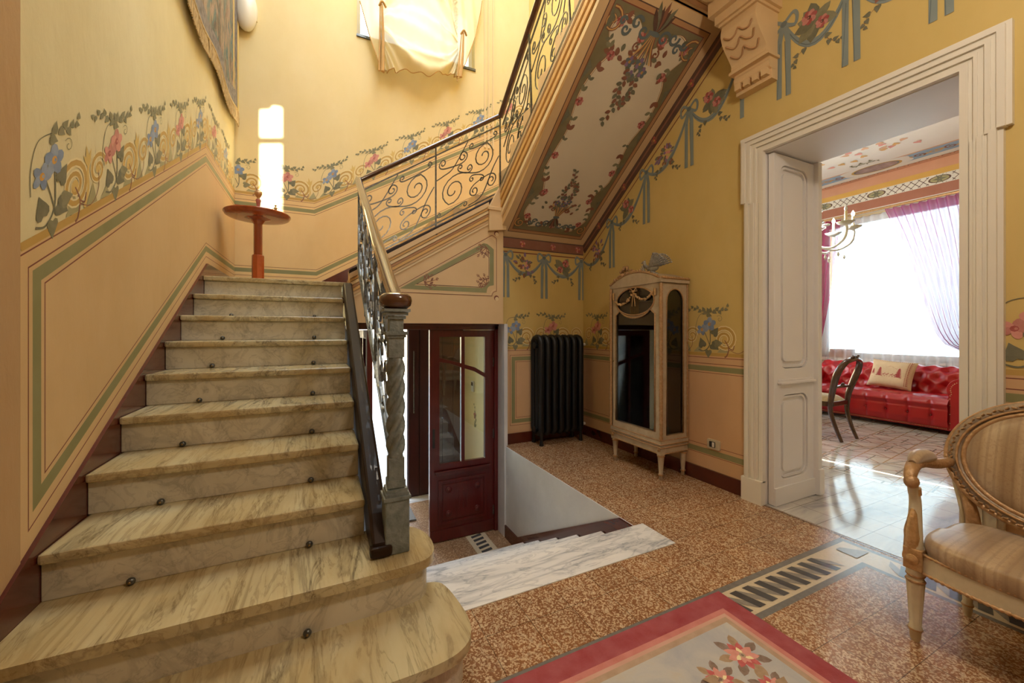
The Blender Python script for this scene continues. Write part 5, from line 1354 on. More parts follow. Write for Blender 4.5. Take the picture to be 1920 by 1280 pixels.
# ------------------------------------------------------------------ curtains
s_w = sheer('sheer_white', '#f4f0f6', .35, .6); s_p = sheer('sheer_pink', '#c05c98', .6, .95); s_p2 = sheer('sheer_rose', '#b02c5c', .72, .95)
s_c = sheer('sheer_cream', '#f2e4ba', .92, .99, (.24, .03))
cu = tag(MB(s_w).grid(lambda a, b: (SX-.14+.035*sin(a*2*pi*17+.6*sin(b*3)), lerp(1.95, 4.05, a)+.012*sin(b*9+a*30), lerp(.30, 3.08, b)), 240, 8).build('sheer_curtain'), 'white sheer curtain hanging straight across the salon window', 'curtain')
def drape(name, label, ytop, ybot, tieb, m, folds, x0=SX-.24, side=1, belly=.0):
    # gathered panel: ytop=(y0,y1) at rail, pulled to a tie at height tieb then hanging
    def f(a, b):
        z = lerp(.28, 3.10, b)
        if z > tieb: t = (z-tieb)/(3.10-tieb); e = t**.42 if side == 1 else t**.8
        else: t = 0; e = 0
        w0, w1 = ybot
        ya = lerp(w0, ytop[0], e); yb = lerp(w1, ytop[1], e)-(belly*sin(t*pi) if t else 0)
        if z <= tieb: k = (tieb-z)/(tieb-.28); ya -= .05*k*side; yb += .10*k*(-side)
        q = .035+.02*(1-e)
        return (x0+q*sin(a*2*pi*folds)+.01*sin(b*14+a*9), lerp(ya, yb, a), z)
    return tag(MB(m).grid(f, 150, 36).build(name), label, 'curtain')
drape('drape', 'pink sheer drape on the right of the salon window, swept back beside the sofa', (1.95, 2.98), (1.86, 2.12), .98, s_p, 11, belly=.12)
drape('drape', 'deep rose drape hanging at the far left of the salon window', (3.55, 4.55), (3.88, 4.35), .95, s_p2, 9, side=-1)
rod = thing('curtain_rail', 'gilded curtain rail above the salon window', 'curtain rail', (SX-.2, 3.0, 3.12))
mb = MB(m_gild2); mb.tube([(SX-.22, 1.6, 3.13), (SX-.22, 4.6, 3.13)], .022, 12); mb.build('rail', rod)
mb = MB(P_swhite); mb.box((SX-.12, 1.6, 3.13), (SX-.10, 4.6, 3.19)); mb.build('pelmet_board', rod)
for y in (1.62, 4.58): MB(m_gild2).sphere((SX-.22, y, 3.13), .04).build('finial', rod)
for y in (1.75, 4.45): mb = MB(m_gild2); mb.box((SX-.22, y-.01, 3.12), (SX, y+.01, 3.14)); mb.build('bracket', rod)

# balloon shade in front of the stairwell window
HEM = [(0.443, 5.306), (0.535, 5.01), (0.617, 4.772), (0.668, 4.6), (0.713, 4.527), (0.771, 4.543), (0.869, 4.544), (0.969, 4.586), (1.057, 4.549), (1.161, 4.55), (1.28, 4.541), (1.394, 4.629), (1.467, 4.642), (1.563, 4.719), (1.645, 4.706), (1.743, 4.741), (1.774, 4.874), (1.82, 4.953), (1.921, 5.25), (2.009, 5.575), (2.056, 5.891)]
hem_c = bez(HEM, 8)
tL, tR = (0.674, 5.19), (1.705, 5.181)
def shade(a, b):
    # a runs along the hem from the left edge to the right edge, b goes up to the rail
    k = a*(len(hem_c)-1); i = min(len(hem_c)-2, int(k)); f = k-i
    hx, hz = lerp(hem_c[i][0], hem_c[i+1][0], f), lerp(hem_c[i][1], hem_c[i+1][1], f)
    tx_ = lerp(.46, 2.06, (hx-.43)/1.6)
    z = lerp(hz, 6.75, b**1.15); e = b**.8
    x = lerp(hx, tx_, e)
    # cloth caught up at the two ties
    for (px_, pz) in (tL, tR):
        g = exp(-((x-px_)/.10)**2-((z-pz)/.20)**2); x += (px_-x)*.45*g
    u = (x-tL[0])/(tR[0]-tL[0]); tie = lerp(tL[1], tR[1], u)
    w = max(0, 4*u*(1-u)); belly = .16*w*exp(-((z-4.75)/.35)**2)
    if w > .02: phi = (z-tie)/(w*.75+.12); d = .060*w**.5*sin(phi*2*pi*1.35+.6)+.024*sin(phi*2*pi*3.1+u*5)
    else: d = 0
    d *= exp(-max(0, z-5.4)*.8)
    d += .020*sin(x*38+z*3)*(1-w*.7)
    for (px_, pz) in (tL, tR): d += .07*exp(-((x-px_)/.035)**2)*(exp(-((z-pz+.22)/.22)**2))
    return (x, YB-.12-belly-d, z)
bs = thing('balloon_shade', 'cream gathered balloon shade before the high stairwell window', 'curtain', (1.2, YB-.1, 4.5))
mb = MB(s_c); mb.grid(shade, 220, 150); mb.build('cloth', bs)
m_hem = M('hem_ochre', '#c89a54', .8, var=.1)
mb = MB(m_hem); mb.tube([shade(i/120, 0) for i in range(121)], .006, 6); mb.build('scalloped_hem', bs)
for (px_, pz), (qx, qz) in ((tL, (0.685, 4.401)), (tR, (1.676, 4.606))):
    mb = MB(m_hem); y = YB-.36
    mb.tube(bez([(px_-.03, y+.02, pz-.02), (px_, y-.02, pz+.02), (px_+.05, y+.02, pz-.01)], 6), .013, 8)
    mb.tube(bez([(px_, y, pz), (lerp(px_, qx, .5)+.01, y+.02, lerp(pz, qz, .5)), (qx, y+.03, qz)], 8), lambda t: .012+.010*t, 8)
    mb.tube(bez([(px_-.02, y+.01, pz), (lerp(px_, qx, .5)-.025, y+.04, lerp(pz, qz, .5)), (qx-.035, y+.05, qz+.01)], 8), lambda t: .006+.008*t, 8)
    mb.build('gathered_tie', bs)
mb = MB(m_hem); mb.tube([((1.676, 4.606)[0]-.03, YB-.30, (1.676, 4.606)[1]), ((1.676, 4.606)[0]-.035, YB-.30, (1.676, 4.606)[1]-.05)], .007, 6); mb.build('tassel', bs)

# ------------------------------------------------------------------ tapestry and wall lamp on the stairs
t = NT('tapestry'); v = t.coord((1, 1.4, .55)); n = t.noise(v, 3.2, 8, .7, 1.8)
n2 = t.noise(t.coord((1, 1.2, .5), loc=(3, 1, 2)), 5.5, 8, .65, 1.2)
c = t.ramp(n, [(.30, '#20404a'), (.42, '#5c7470'), (.50, '#8c7c64'), (.56, '#a08878'), (.64, '#6c5848'), (.75, '#b8b4a8')])
c = t.mix(t.ramp(n2, [(.50, 0.), (.62, .8)]), c, '#5a4838'); c = t.mix(t.ramp(n2, [(.30, .85), (.42, 0.)]), c, '#1f6678')
n4 = t.noise(t.coord((1, 2, 1), loc=(7, 4, 1)), 9, 5, .7, .8); c = t.mix(t.ramp(n4, [(.60, 0.), (.70, .8)]), c, '#c07448')
t.col(c); t.set(.85); t.bump(t.noise(t.coord((1, 1, 1)), 140, 2), .3, .002); m_tap = t.m
m_fringe = M('gold_fringe', '#d0a850', .5, .1, var=.3, scale=30); m_tapb = M('tapestry_border', '#4c3020', .8, var=.35, scale=25)
tp = thing('tapestry', 'woven tapestry with gold bullion fringe high on the left wall', 'tapestry', (XL+.02, 4.0, 3.6))
def tz(y): return 3.62+.035*cos((y-2.2)*2*pi/1.03)
ty0, ty1 = 2.3, 5.30
mb = MB(m_tap); mb.grid(lambda a, b: (XL+.030+.012*sin(a*2*pi*4.5)*(1-b), lerp(ty0, ty1, a), lerp(tz(lerp(ty0, ty1, a)), 5.9, b)), 90, 10); mb.build('woven_cloth', tp, solid=.006)
mb = MB(m_tapb); mb.grid(lambda a, b: (XL+.036+.012*sin(a*2*pi*4.5)*(1-b*.1), lerp(ty0, ty1-.02, a), tz(lerp(ty0, ty1, a))+.03+.16*b), 90, 1)
mb.box((XL+.03, ty1-.22, 3.78), (XL+.042, ty1-.06, 5.9)); mb.slot(P_ochre2)
mb.tube([(XL+.04, ty1-.012, 3.60), (XL+.04, ty1-.012, 5.9)], .011, 6); mb.tube([(XL+.04, ty1-.25, 3.80), (XL+.04, ty1-.25, 5.9)], .007, 6)
mb.build('woven_border', tp)
mb = MB(m_fringe)
mb.tube([(XL+.042, lerp(ty0, ty1, i/90), tz(lerp(ty0, ty1, i/90))+.01) for i in range(91)], .013, 6)
for i in range(300):
    y = lerp(ty0, ty1, i/299); z = tz(y); j = random.uniform(-.006, .006)
    mb.tube([(XL+.042+j, y, z+.01), (XL+.046+j, y+j, z-.06), (XL+.044, y+j*1.5, z-.125-random.uniform(0, .012))], .0055, 5)
mb.build('bullion_fringe', tp)
wl = thing('wall_lamp', 'white oval glass wall lamp near the tapestry', 'lamp', (-.745, YB, 4.84))
m_opal = M('opal_glass', '#ece4d0', .25, var=.02)
mb = MB(m_opal); mb.sphere((-.745, YB-.06, 4.84), (.112, .085, .235), 28, 20); mb.build('glass_shade', wl)
mb = MB(m_brass); mb.cbox((-.745, YB-.012, 4.84), (.09, .026, .25)); mb.build('backplate', wl); MB(m_brass).sphere((-.645, YB-.06, 4.74), .008, 8, 6).build('clip', wl)

# ------------------------------------------------------------------ pedestal table on the landing
tx, tyy = -.548, 4.6
m_ped = wood('cherry_wood', '#8c3a14', '#a24a1c', .25, (6, 6, 1), 2, .5); m_ped2 = wood('burr_wood', '#a84a1a', '#b85c28', .3, (5, 5, 5), 4, .4)
pdt = thing('pedestal_table', 'round wooden pedestal table with octagonal column on the stair landing', 'table', (tx, tyy, ZL))
mb = MB(m_ped); mb.lathe([(.001, .655), (.20, .655), (.255, .662), (.272, .672), (.275, .684), (.283, .690), (.283, .700), (.278, .705), (.001, .705)], (tx, tyy, ZL), seg=56); mb.build('table_top', pdt)
mb = MB(m_ped2); mb.lathe([(.04, 0), (.052, .0), (.052, .29), (.046, .30)], (tx, tyy, ZL), seg=8, smooth=False); mb.lathe([(.13, 0), (.14, .01), (.12, .03), (.05, .04)], (tx, tyy, ZL), seg=8, smooth=False); mb.build('lower_column', pdt)
mb = MB(m_ped); mb.lathe([(.035, .30), (.037, .31), (.037, .60), (.06, .64), (.12, .656)], (tx, tyy, ZL), seg=8, smooth=False); mb.build('upper_column', pdt)
tt = ZL+.705
cd = thing('candlestick', 'gilt and red glass candlestick on the pedestal table', 'candlestick', (tx-.0, tyy+.03, tt))
mb = MB(M('red_glass', '#a84838', .12, var=.15)); mb.lathe([(.001, 0), (.036, 0), (.034, .008), (.012, .02), (.010, .05), (.016, .06), (.012, .072), (.018, .11), (.024, .14), (.020, .15)], (tx+.0, tyy+.03, tt), seg=20); mb.build('stem', cd)
mb = MB(m_gild2); mb.lathe([(.014, .15), (.012, .165), (.022, .18), (.032, .20), (.034, .225), (.030, .225), (.016, .19)], (tx+.0, tyy+.03, tt), seg=20); mb.build('cup', cd)
bxx = thing('wooden_box', 'small reddish wooden box on the pedestal table', 'box', (tx-.12, tyy+.08, tt))
mb = MB(m_ped2); mb.box((tx-.19, tyy+.02, tt), (tx-.06, tyy+.14, tt+.055)); mb.build('body', bxx, bevel=.003); mb = MB(m_ped); mb.box((tx-.194, tyy+.016, tt+.056), (tx-.056, tyy+.144, tt+.074)); mb.build('lid', bxx, bevel=.003)
fgm = MB(m_brass); c = (tx+.145, tyy+.05, tt)
fgm.lathe([(.001, 0), (.02, 0), (.018, .006), (.008, .012)], c, seg=14); fgm.tube([(c[0]-.012, c[1], tt+.01), (c[0]-.004, c[1], tt+.045), (c[0], c[1], tt+.055)], .005, 7); fgm.tube([(c[0]+.012, c[1], tt+.01), (c[0]+.004, c[1], tt+.045), (c[0], c[1], tt+.055)], .005, 7)
fgm.lathe([(.004, .05), (.012, .06), (.014, .09), (.005, .10)], c, seg=12); fgm.sphere((c[0], c[1], tt+.112), .010, 10, 7); fgm.tube([(c[0]-.028, c[1], tt+.075), (c[0], c[1], tt+.092), (c[0]+.028, c[1], tt+.078)], .004, 6)
tag(fgm.build('metal_figurine'), 'tiny standing metal figurine on the right of the pedestal table', 'figurine')
co = MB(m_opal).lathe([(.001, 0), (.03, 0), (.036, .012), (.030, .018), (.001, .014)], (tx+.19, tyy-.0, tt), seg=18).build('trinket_dish'); tag(co, 'little white dish at the right edge of the pedestal table', 'dish')

# ------------------------------------------------------------------ red tufted sofa
sf = thing('tufted_sofa', 'red leather button-tufted sofa with rolled arms under the salon window', 'sofa', (7.15, 2.75, 0))
fxs, bxs, ya_, yb2 = 6.74, 7.62, 1.72, 3.86; aw = .30
prof = bez([(.30, .40), (.315, .52), (.335, .62), (.40, .70), (.50, .735), (.60, .70), (.63, .62), (.60, .54)], 6)
prof = [(7.02+p[0], p[1]) for p in [(q[0], q[1]) for q in prof]]
def tuft(u, v, du, dv):
    # diamond grid; returns depth (0 at button) in metres
    best = 9
    i0, j0 = int(u/du), int(v/dv)
    for j in range(j0-1, j0+3):
        off = .5 if j % 2 else 0
        for i in range(i0-2, i0+3):
            d = sqrt(((u-(i+off)*du)/du)**2*1.1+((v-j*dv)/dv)**2*.45); best = min(best, d)
    return best
def back(a, b):
    k = b*(len(prof)-1); i = min(len(prof)-2, int(k)); f = k-i
    x = lerp(prof[i][0], prof[i+1][0], f); z = lerp(prof[i][1], prof[i+1][1], f)
    dx, dz = prof[i+1][0]-prof[i][0], prof[i+1][1]-prof[i][1]; l = sqrt(dx*dx+dz*dz) or 1
    y = lerp(ya_+.22, yb2-.22, a)
    arc_ = b*.72; d = tuft(y, arc_, .175, .105)
    h = .050*min(1, d/.46)**.75
    if d < .06: h -= .004
    return (x-dz/l*h, y, z+dx/l*h)
mb = MB(m_leather); mb.grid(back, 200, 60)
mb.prism([(p[0], p[1]) for p in prof]+[(7.62, .5), (7.60, .16), (7.30, .16)], ((0, ya_+.2, 0), (1, 0, 0), (0, 0, 1), (0, 1, 0)), yb2-ya_-.4)
mb.build('backrest', sf)
mb = MB(m_leather)
for y0_, sg in ((ya_, 1), (yb2, -1)):
    pass
def seat_s(a, b):
    y = lerp(ya_+aw-.02, yb2-aw+.02, a)
    pr_ = [(fxs+.01, .10), (fxs-.005, .17), (fxs+.0, .29), (fxs+.01, .305), (fxs-.015, .36), (fxs+.02, .425), (fxs+.12, .44), (7.34, .42)]
    L = [0]; 
    for i in range(1, len(pr_)): L.append(L[-1]+sqrt((pr_[i][0]-pr_[i-1][0])**2+(pr_[i][1]-pr_[i-1][1])**2))
    s = b*L[-1]; i = max(j for j in range(len(L)-1) if L[j] <= s+1e-9); f = (s-L[i])/(L[i+1]-L[i])
    x = lerp(pr_[i][0], pr_[i+1][0], f); z = lerp(pr_[i][1], pr_[i+1][1], f)
    ph = (y-ya_)/.215; cr = abs((ph % 1)-.5)*2
    h = .022*(1-cr**6)
    if z > .40: 
        d = tuft(y-ya_+.1075, x-fxs-.10, .215, .18); h = .035*min(1, d/.4)**.6; return (x, y, z+h-.022)
    bt = exp(-(((ph % 1)-0)/.08)**2)+exp(-(((ph % 1)-1)/.08)**2)
    if .15 < z < .30: h -= .018*bt*exp(-((z-.22)/.02)**2)
    return (x-h, y, z)
mb.grid(seat_s, 230, 90); mb.box((fxs+.03, ya_+.2, .10), (7.4, yb2-.2, .36)); mb.build('seat', sf)
mb = MB(m_leather); mb.box((fxs+.012, ya_+.02, .055), (7.6, yb2-.02, .135)); mb.build('base_rail', sf, bevel=.012)
for y0_, sg in ((ya_+.10, 1), (yb2-.10, -1)):
    # arm: upright panel and outward roll; profile in y-z, extruded back
    pr_ = [(.20, .06), (.20, .42)]+[(.055+.145*cos(a), .545+.145*sin(a)) for a in [lerp(-.5, pi+.4, i/18) for i in range(19)]]+[(-.03, .45), (-.03, .06)]
    mb = MB(m_leather); mb.prism(pr_, ((fxs+.015, y0_, 0), (0, sg, 0), (0, 0, 1), (1, 0, 0)), .80)
    rollv = lambda a, b: None
    mb.build('arm', sf, bevel=.03)
    mb = MB(m_leather)
    fpl = [(.165, .08), (.165, .44)]+[(.055+.105*cos(a), .545+.105*sin(a)) for a in [lerp(-.4, pi*1.35, i/16) for i in range(17)]]+[(.02, .50), (.065, .44), (.065, .08)]
    mb.prism(fpl, ((fxs-.002, y0_, 0), (0, sg, 0), (0, 0, 1), (1, 0, 0)), .02); fp = mb.build('scroll_facing', sf, bevel=.006)
    mb = MB(m_nail); pts = bez([(p[0], p[1]) for p in fpl], 4); acc = 0
    last = None
    for p in pts:
        if last is None or sqrt((p[0]-last[0])**2+(p[1]-last[1])**2) > .017:
            mb.sphere((fxs-.004, y0_+sg*p[0], p[1]), (.004, .0055, .0055), 6, 4); last = p
    tag(mb.build('nail_trim', fp), kind='stuff')
mb = MB(m_nail)
for z in (.075, .128):
    for i in range(104): mb.sphere((fxs+.010, lerp(ya_+.3, yb2-.3, i/103), z), (.004, .0055, .0055), 6, 4)
tag(mb.build('nail_trim', sf), kind='stuff')
mb = MB(M('button_red', '#8c0c16', .35, var=.05))
for j in range(1, 7):
    for i in range(13):
        y = (i+(.5 if j % 2 else 0))*.175+ .0
        if ya_+.25 < y < yb2-.25:
            b = j*.105/.72
            if b < 1: p = back((y-ya_-.22)/(yb2-ya_-.44), b); mb.sphere((p[0]-.002, p[1], p[2]), .011, 8, 6)
for i in range(1, 10):
    y = ya_+i*.215
    if ya_+.3 < y < yb2-.3: mb.sphere((fxs-.003, y, .22), (.008, .011, .011), 8, 6)
tag(mb.build('upholstery_button', sf), kind='stuff')
for x in (fxs+.08, 7.52):
    for y in (ya_+.12, yb2-.12): MB(m_dwood).lathe([(.001, 0), (.02, 0), (.035, .025), (.035, .045), (.022, .062)], (x, y, 0), seg=16).build('bun_foot', sf)
# cushion with fir trees
cu_ = thing('cushion', 'cream cushion with red fir trees embroidered, leaning on the red sofa', 'cushion', (7.15, 2.68, .45))
mt_c = M('cushion_linen', '#d6c09c', .9, var=.08, scale=20, bump=.2, bs=200); mt_r = M('cushion_red', '#9c2020', .9, var=.1)
Oc = V((7.165, 2.68, .645)); nrm = V((-cos(.38), 0, sin(.38))); up_ = V((sin(.38), 0, cos(.38))); sd_ = V((0, -1, 0))
rot = .07; ux, uy = sd_*cos(rot)+up_*-sin(rot), up_*cos(rot)+sd_*sin(rot)
ch, cw = .20, .245
def cus(sg, ex=0):
    def f(a, b):
        u, v = 2*a-1, 2*b-1; th = .075*((1-u**4)*(1-v**4))**.5
        pin = 1-.06*(1-u*u)*abs(v)-.0; pin2 = 1-.07*(1-v*v)*abs(u)
        return Oc+ux*(u*cw*pin2)+uy*(v*ch*pin)+nrm*sg*(th+ex)
    return f
mb = MB(mt_c); mb.grid(cus(1), 24, 24); mb.grid(cus(-1), 24, 24); mb.build('cover', cu_)
mb = MB(mt_r)
def cpt(u, v): return cus(1, .0015)((u+1)/2, (v+1)/2)
def cquad(u0, v0, u1, v1, u2, v2):
    o_ = [cpt(*p) for p in ((u0, v0), (u1, v1), (u2, v2))]; mb.add(o_, [(0, 1, 2)])
def tree(u, v, s):
    for k in range(6):
        w = s*(.10+.028*k)*.8; y = v+s*(.62-.105*k); cquad(u-w, y-s*.10, u+w, y-s*.10, u, y+s*.06)
    cquad(u-.015, v-s*.02, u+.015, v-s*.02, u, v+s*.2)
tree(-.45, -.28, .95); tree(.42, -.28, 1.0); tree(-.78, -.18, .6); 
for u in (-.25, -.10, .10, .24):
    cquad(u-.07, -.18, u+.06, -.18, u+.03, -.10); cquad(u-.07, -.30, u-.04, -.30, u-.05, -.17); cquad(u+.03, -.30, u+.05, -.30, u+.04, -.17); cquad(u+.03, -.12, u+.12, -.10, u+.06, -.04)
cquad(-.8, -.34, .6, -.34, .5, -.30); cquad(-.8, -.34, -.2, -.34, -.6, -.44)
for i in range(22):
    t_ = lerp(-.86, .86, i/21); cquad(t_, .88, t_+.05, .88, t_+.025, .93); cquad(.80, t_*.95, .80, t_*.95+.06, .92, t_*.95+.03); cquad(.76, t_*.95, .76, t_*.95+.06, .70, t_*.95+.03)
for a, b in (((-.2, .34), (.0, .5)), ((.0, .5), (.15, .38)), ((.15, .38), (.3, .30))): cquad(a[0], a[1], b[0], b[1], b[0], b[1]+.02)
mb.build('embroidery', cu_, fixn=False)

# ------------------------------------------------------------------ side chair and desk
sc_ = thing('side_chair', 'dark walnut balloon-back side chair with yellowish seat facing the desk', 'chair', (5.42, 2.68, 0))
m_seat = M('seat_damask', '#b89a5c', .7, var=.25, scale=25)
cxs = 5.43
for sg in (-1, 1):
    x = cxs+sg*.165; xt = cxs+sg*.15
    mb = MB(m_dwood)
    mb.tube(bez([(x+sg*.0, 2.40, 0), (x, 2.455, .14), (x+sg*.01, 2.50, .30), (x+sg*.02, 2.505, .42)], 6), lambda t: .018+.010*t, 8); mb.build('rear_leg', sc_)
    mb = MB(m_dwood); mb.tube(bez([(x+sg*.02, 2.505, .40), (x+sg*.015, 2.49, .52), (x+sg*.04, 2.45, .68), (x+sg*.045, 2.41, .80), (x-sg*.02, 2.37, .90), (cxs, 2.35, .935)], 7), lambda t: .027+.010*sin(t*pi), 8, sy=.8); mb.build('back_post', sc_)
    mb = MB(m_dwood); mb.tube(bez([(cxs+sg*.20, 2.90, .40), (cxs+sg*.205, 2.93, .28), (cxs+sg*.19, 2.91, .12), (cxs+sg*.20, 2.95, 0)], 6), lambda t: .024-.010*t, 8); mb.build('front_leg', sc_)
mb = MB(m_dwood); mb.tube([(cxs-.17, 2.475, .60), (cxs, 2.47, .615), (cxs+.17, 2.475, .60)], lambda t: .012+.008*sin(t*pi), 8); mb.sphere((cxs, 2.465, .635), (.035, .012, .02), 10, 6); mb.build('splat', sc_)
mb = MB(m_dwood)
for k in range(12): mb.sphere((cxs+random.uniform(-.06, .06), 2.345+random.uniform(-.01, .01), .945+random.uniform(-.01, .025)), random.uniform(.01, .017), 7, 5)
mb.build('carved_crest', sc_)
mb = MB(m_dwood); mb.prism(roundrect(-.215, .215, -.215, .215, .07), ((cxs, 2.70, .385), (1, 0, 0), (0, 1, 0), (0, 0, 1)), .055); mb.build('seat_frame', sc_, bevel=.006)
mb = MB(m_seat)
def st2(a, b):
    th = 2*pi*a; r = (abs(cos(th))**4+abs(sin(th))**4)**-.25; k = 1-b
    return (cxs+.205*r*cos(th)*k, 2.70+.205*r*sin(th)*k, .44+.055*sin(min(1, b*2.2)*pi/2))
mb.grid(st2, 48, 8); mb.build('seat', sc_)
dk = thing('desk', 'dark wooden desk with pale top beside the red sofa', 'desk', (6.05, 3.75, 0))
mb = MB(M('desk_top', '#4c4a48', .3, var=.1)); mb.box((5.75, 3.22, .735), (6.45, 4.6, .765)); mb.build('desk_top', dk, bevel=.004)
mb = MB(m_dwood); mb.box((5.80, 3.27, .14), (6.40, 4.5, .735)); mb.build('carcass', dk, bevel=.004)
for k in range(3):
    mb = MB(m_dwood); mb.box((5.83, 3.258, .17+.185*k), (6.37, 3.272, .34+.185*k)); d_ = mb.build('side_panel', dk, bevel=.003)
    mb = MB(m_dwood); mb.box((5.788, 3.35, .17+.185*k), (5.802, 4.42, .34+.185*k)); d_ = mb.build('drawer', dk, bevel=.003)
    MB(m_brass).sphere((5.782, 3.6, .255+.185*k), .012, 10, 7).build('knob', d_)
for x in (5.84, 6.36):
    for y in (3.31, 4.46): MB(m_dwood).lathe([(.014, 0), (.022, .02), (.016, .05), (.028, .14)], (x, y, 0), seg=12).build('leg', dk)
bk = thing('storage_box', 'pale cardboard-coloured box on the end of the desk', 'box', (6.1, 3.42, .765))
mb = MB(M('carton', '#c9a070', .8)); mb.box((6.0, 3.30, .765), (6.36, 3.60, .86)); mb.build('body', bk, bevel=.003)
rb = thing('storage_box', 'brown box on the window sill behind the left end of the sofa', 'box', (7.9, 3.62, gz0))
mb = MB(M('carton2', '#b07c58', .8)); mb.box((SX-.06, 3.50, gz0), (SX+.10, 3.80, gz0+.14)); mb.build('body', rb, bevel=.003)

# ------------------------------------------------------------------ glass chandelier
chx, chy, chz = 5.30, 2.76, 2.33
ch_ = thing('chandelier', 'clear glass chandelier with candle bulbs in the salon', 'chandelier', (chx, chy, 2.35))
m_cg = NT('chandelier_glass'); m_cg.col('#f4f8fa'); m_cg.set(.08); m_cg.b.inputs['Transmission Weight'].default_value = .2; m_cg.b.inputs['Emission Color'].default_value = (1, 1, 1, 1); m_cg.b.inputs['Emission Strength'].default_value = 0; m_cg = m_cg.m
m_bulb = emit('lit_bulb', '#fff2d8', 30); m_bulb0 = M('unlit_bulb', '#d8dce4', .1, var=.02); m_can = M('candle_sleeve', '#e6d8b0', .4, var=.03)
mb = MB(m_cg); mb.lathe([(.001, -.20), (.02, -.18), (.035, -.14), (.02, -.10), (.06, -.06), (.09, 0), (.07, .05), (.03, .08), (.05, .14), (.03, .2), (.04, .28), (.02, .34), (.012, .6)], (chx, chy, chz-.05), seg=18); mb.build('stem', ch_)
mb = MB(m_brass); mb.tube([(chx, chy, chz+.5), (chx, chy, SZ-.03)], .006, 6); mb.build('chain', ch_)
mb = MB(m_paintw); mb.lathe([(.02, -.08), (.05, -.04), (.055, 0)], (chx, chy, SZ), seg=16); mb.build('ceiling_rose', ch_)
for k in range(8):
    a = 2*pi*k/8+.62; u = V((cos(a), sin(a), 0)); c0 = V((chx, chy, chz))
    mb = MB(m_cg); mb.tube(bez([tuple(c0+u*r+V((0, 0, z))) for r, z in ((.04, .0), (.15, -.10), (.28, -.13), (.40, -.06), (.43, .05), (.42, .09))], 6), .013, 8)
    mb.lathe([(.01, .085), (.045, .095), (.085, .125), (.08, .128), (.02, .105)], tuple(c0+u*.42), seg=16, f=lambda th, z: 1+.1*cos(8*th))
    arm = mb.build('arm', ch_)
    mb = MB(m_can); mb.lathe([(.012, .10), (.014, .115), (.014, .24), (.011, .245)], tuple(c0+u*.42), seg=10); mb.build('candle', arm)
    mb = MB(m_bulb if k in (6, 7, 1, 3) else m_bulb0); mb.lathe([(.008, .245), (.016, .265), (.014, .285), (.001, .31)], tuple(c0+u*.42), seg=10); mb.build('bulb', arm)
    mb = MB(m_cg)
    for r, z in ((.20, -.16), (.34, -.15), (.42, .05)):
        p = c0+u*r+V((0, 0, z)); mb.tube([p, p-V((0, 0, .04))], .002, 4); mb.lathe([(.001, -.10), (.014, -.075), (.008, -.05), (.001, -.04)], tuple(p), seg=6, smooth=False)
    mb.build('drop', arm)
mb = MB(m_cg)
for k in range(16):
    a = 2*pi*k/16; r = .17 if k % 2 else .11; z = .16 if k % 2 else .34
    c = V((chx+r*cos(a), chy+r*sin(a), chz+z)); mb.tube([(chx, chy, chz+z-.12), c-V((0, 0, .03)), c], .004, 5)
    for q in range(6):
        b = 2*pi*q/6; mb.sphere(c+V((.022*cos(b)*(1-.0), .022*sin(b), .006)), (.020, .020, .012), 8, 5)
mb.build('glass_flower', ch_)

# ------------------------------------------------------------------ light
w = bpy.data.worlds.new('world'); sc.world = w; w.use_nodes = True
bg = w.node_tree.nodes['Background']; bg.inputs['Color'].default_value = (.74, .87, 1.0, 1); bg.inputs['Strength'].default_value = 6.8
def lamp(name, typ, loc, energy, col=(1, 1, 1), size=.3, rot=None, **k):
    l = bpy.data.lights.new(name, typ); l.energy = energy; l.color = col
    if typ == 'AREA': l.shape = 'RECTANGLE'; l.size, l.size_y = size
    elif typ == 'POINT': l.shadow_soft_size = size
    for a, b in k.items(): setattr(l, a, b)
    o = bpy.data.objects.new(name, l); C.objects.link(o); o.location = loc
    if rot: o.rotation_euler = rot
    return o
def portal(name, loc, d, size):
    o = lamp(name, 'AREA', loc, 1, size=size); o.data.cycles.is_portal = True
    o.rotation_euler = V(d).to_track_quat('-Z', 'Y').to_euler()
    return o
portal('portal_salon', (SX+.42, (gy0+gy1)/2, (gz0+gz1)/2), (-1, 0, 0), (gy1-gy0, gz1-gz0))
portal('portal_stair_window', ((wx0+wx1)/2, YB+.36, (wz0+wz1)/2), (0, -1, 0), (wx1-wx0, wz1-wz0))
portal('portal_salon_side', (5.8, 6.72, 2.0), (0, -1, 0), (2.8, 2.4))  # sky light through the opening added in the far salon wall
portal('portal_entrance', (.65, YB+.4, .16), (0, -1, 0), (.9, 2.3))
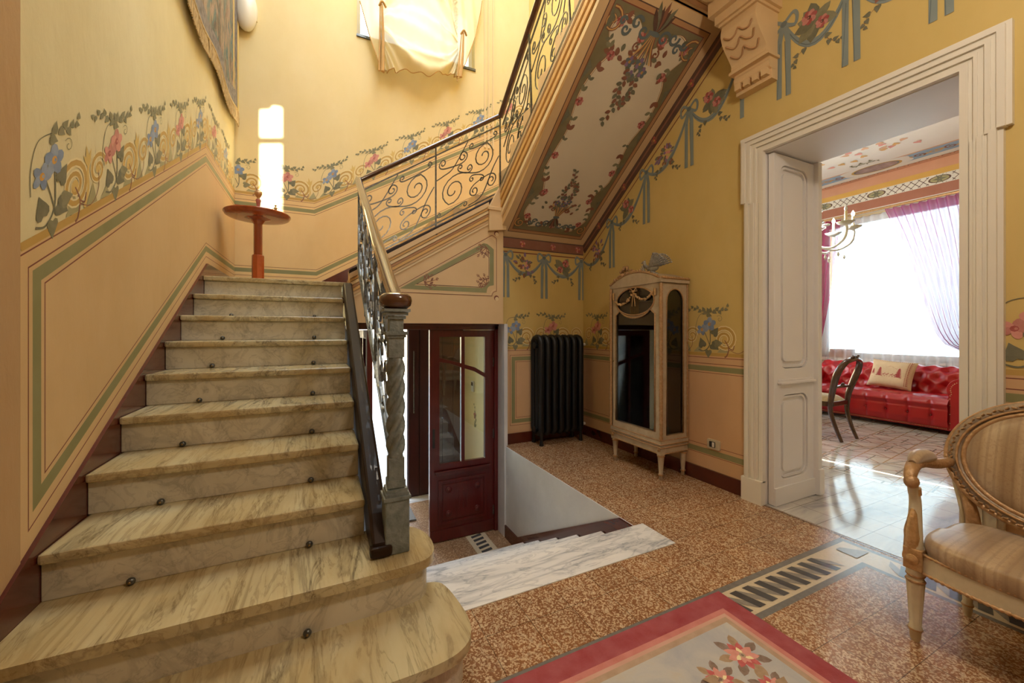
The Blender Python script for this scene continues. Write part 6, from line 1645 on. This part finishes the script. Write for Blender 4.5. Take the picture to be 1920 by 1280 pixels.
portal('portal_skylight', (.9, 2.43, ZTOP+.22), (0, 0, -1), (2.81, 5.86))
s = bpy.data.lights.new('sun', 'SUN'); s.energy = 30; s.angle = R(.35); s.color = (1, .93, .80)
so_ = bpy.data.objects.new('sun', s); C.objects.link(so_); so_.location = (2, -6, 9); so_.rotation_euler = V((-1, 6, -2.52)).to_track_quat('-Z', 'Y').to_euler()
# hall ceiling lamp, added stairwell fill lamp (above the frame), chandelier bulbs
def pendant(name, label, x, y, z, r, zc, e, col):
    t_ = thing(name, label, 'lamp', (x, y, z))
    MB(emit(name+'_globe', '#ffe6bc', 3.0)).sphere((x, y, z), r, 20, 14).build('globe', t_); mb = MB(m_brass); mb.tube([(x, y, z+r), (x, y, zc)], .006, 6); mb.build('rod', t_)
    lamp(name+'_light', 'POINT', (x, y, z-r-.03), e, col, r)
pendant('pendant_lamp', 'round opal pendant lamp hanging in the hall', 1.25, .05, 3.25, .15, 3.72, 85, (1, .88, .72))
pendant('stair_fill_lamp', 'unseen round opal fill lamp added high in the stairwell', .75, 2.9, 6.1, .18, ZTOP, 45, (1, .90, .74))  # unseen lamp added to brighten the stairwell beyond the daylight
lamp('chandelier_light', 'POINT', (chx, chy, chz+.32), 120, (1, .94, .86), .12)

# ------------------------------------------------------------------ camera
cam = bpy.data.cameras.new('camera'); co_ = bpy.data.objects.new('camera', cam); C.objects.link(co_)
cam.sensor_width = 36; cam.lens = 745/1920*36; cam.shift_y = -20/1920; cam.clip_start = .02
co_.location = (0, 0, 1.25); co_.rotation_euler = (R(90), 0, R(-25.8)); sc.camera = co_
sc.view_settings.view_transform = 'Standard'; sc.view_settings.look = 'None'; sc.view_settings.gamma = 1; sc.view_settings.use_curve_mapping = False
sc.view_settings.exposure = 0.12
cy = sc.cycles; cy.use_denoising = True; cy.max_bounces = 10; cy.diffuse_bounces = 5; cy.glossy_bounces = 4; cy.transmission_bounces = 8; cy.transparent_max_bounces = 16
cy.sample_clamp_indirect = 6; cy.caustics_reflective = False; cy.caustics_refractive = False
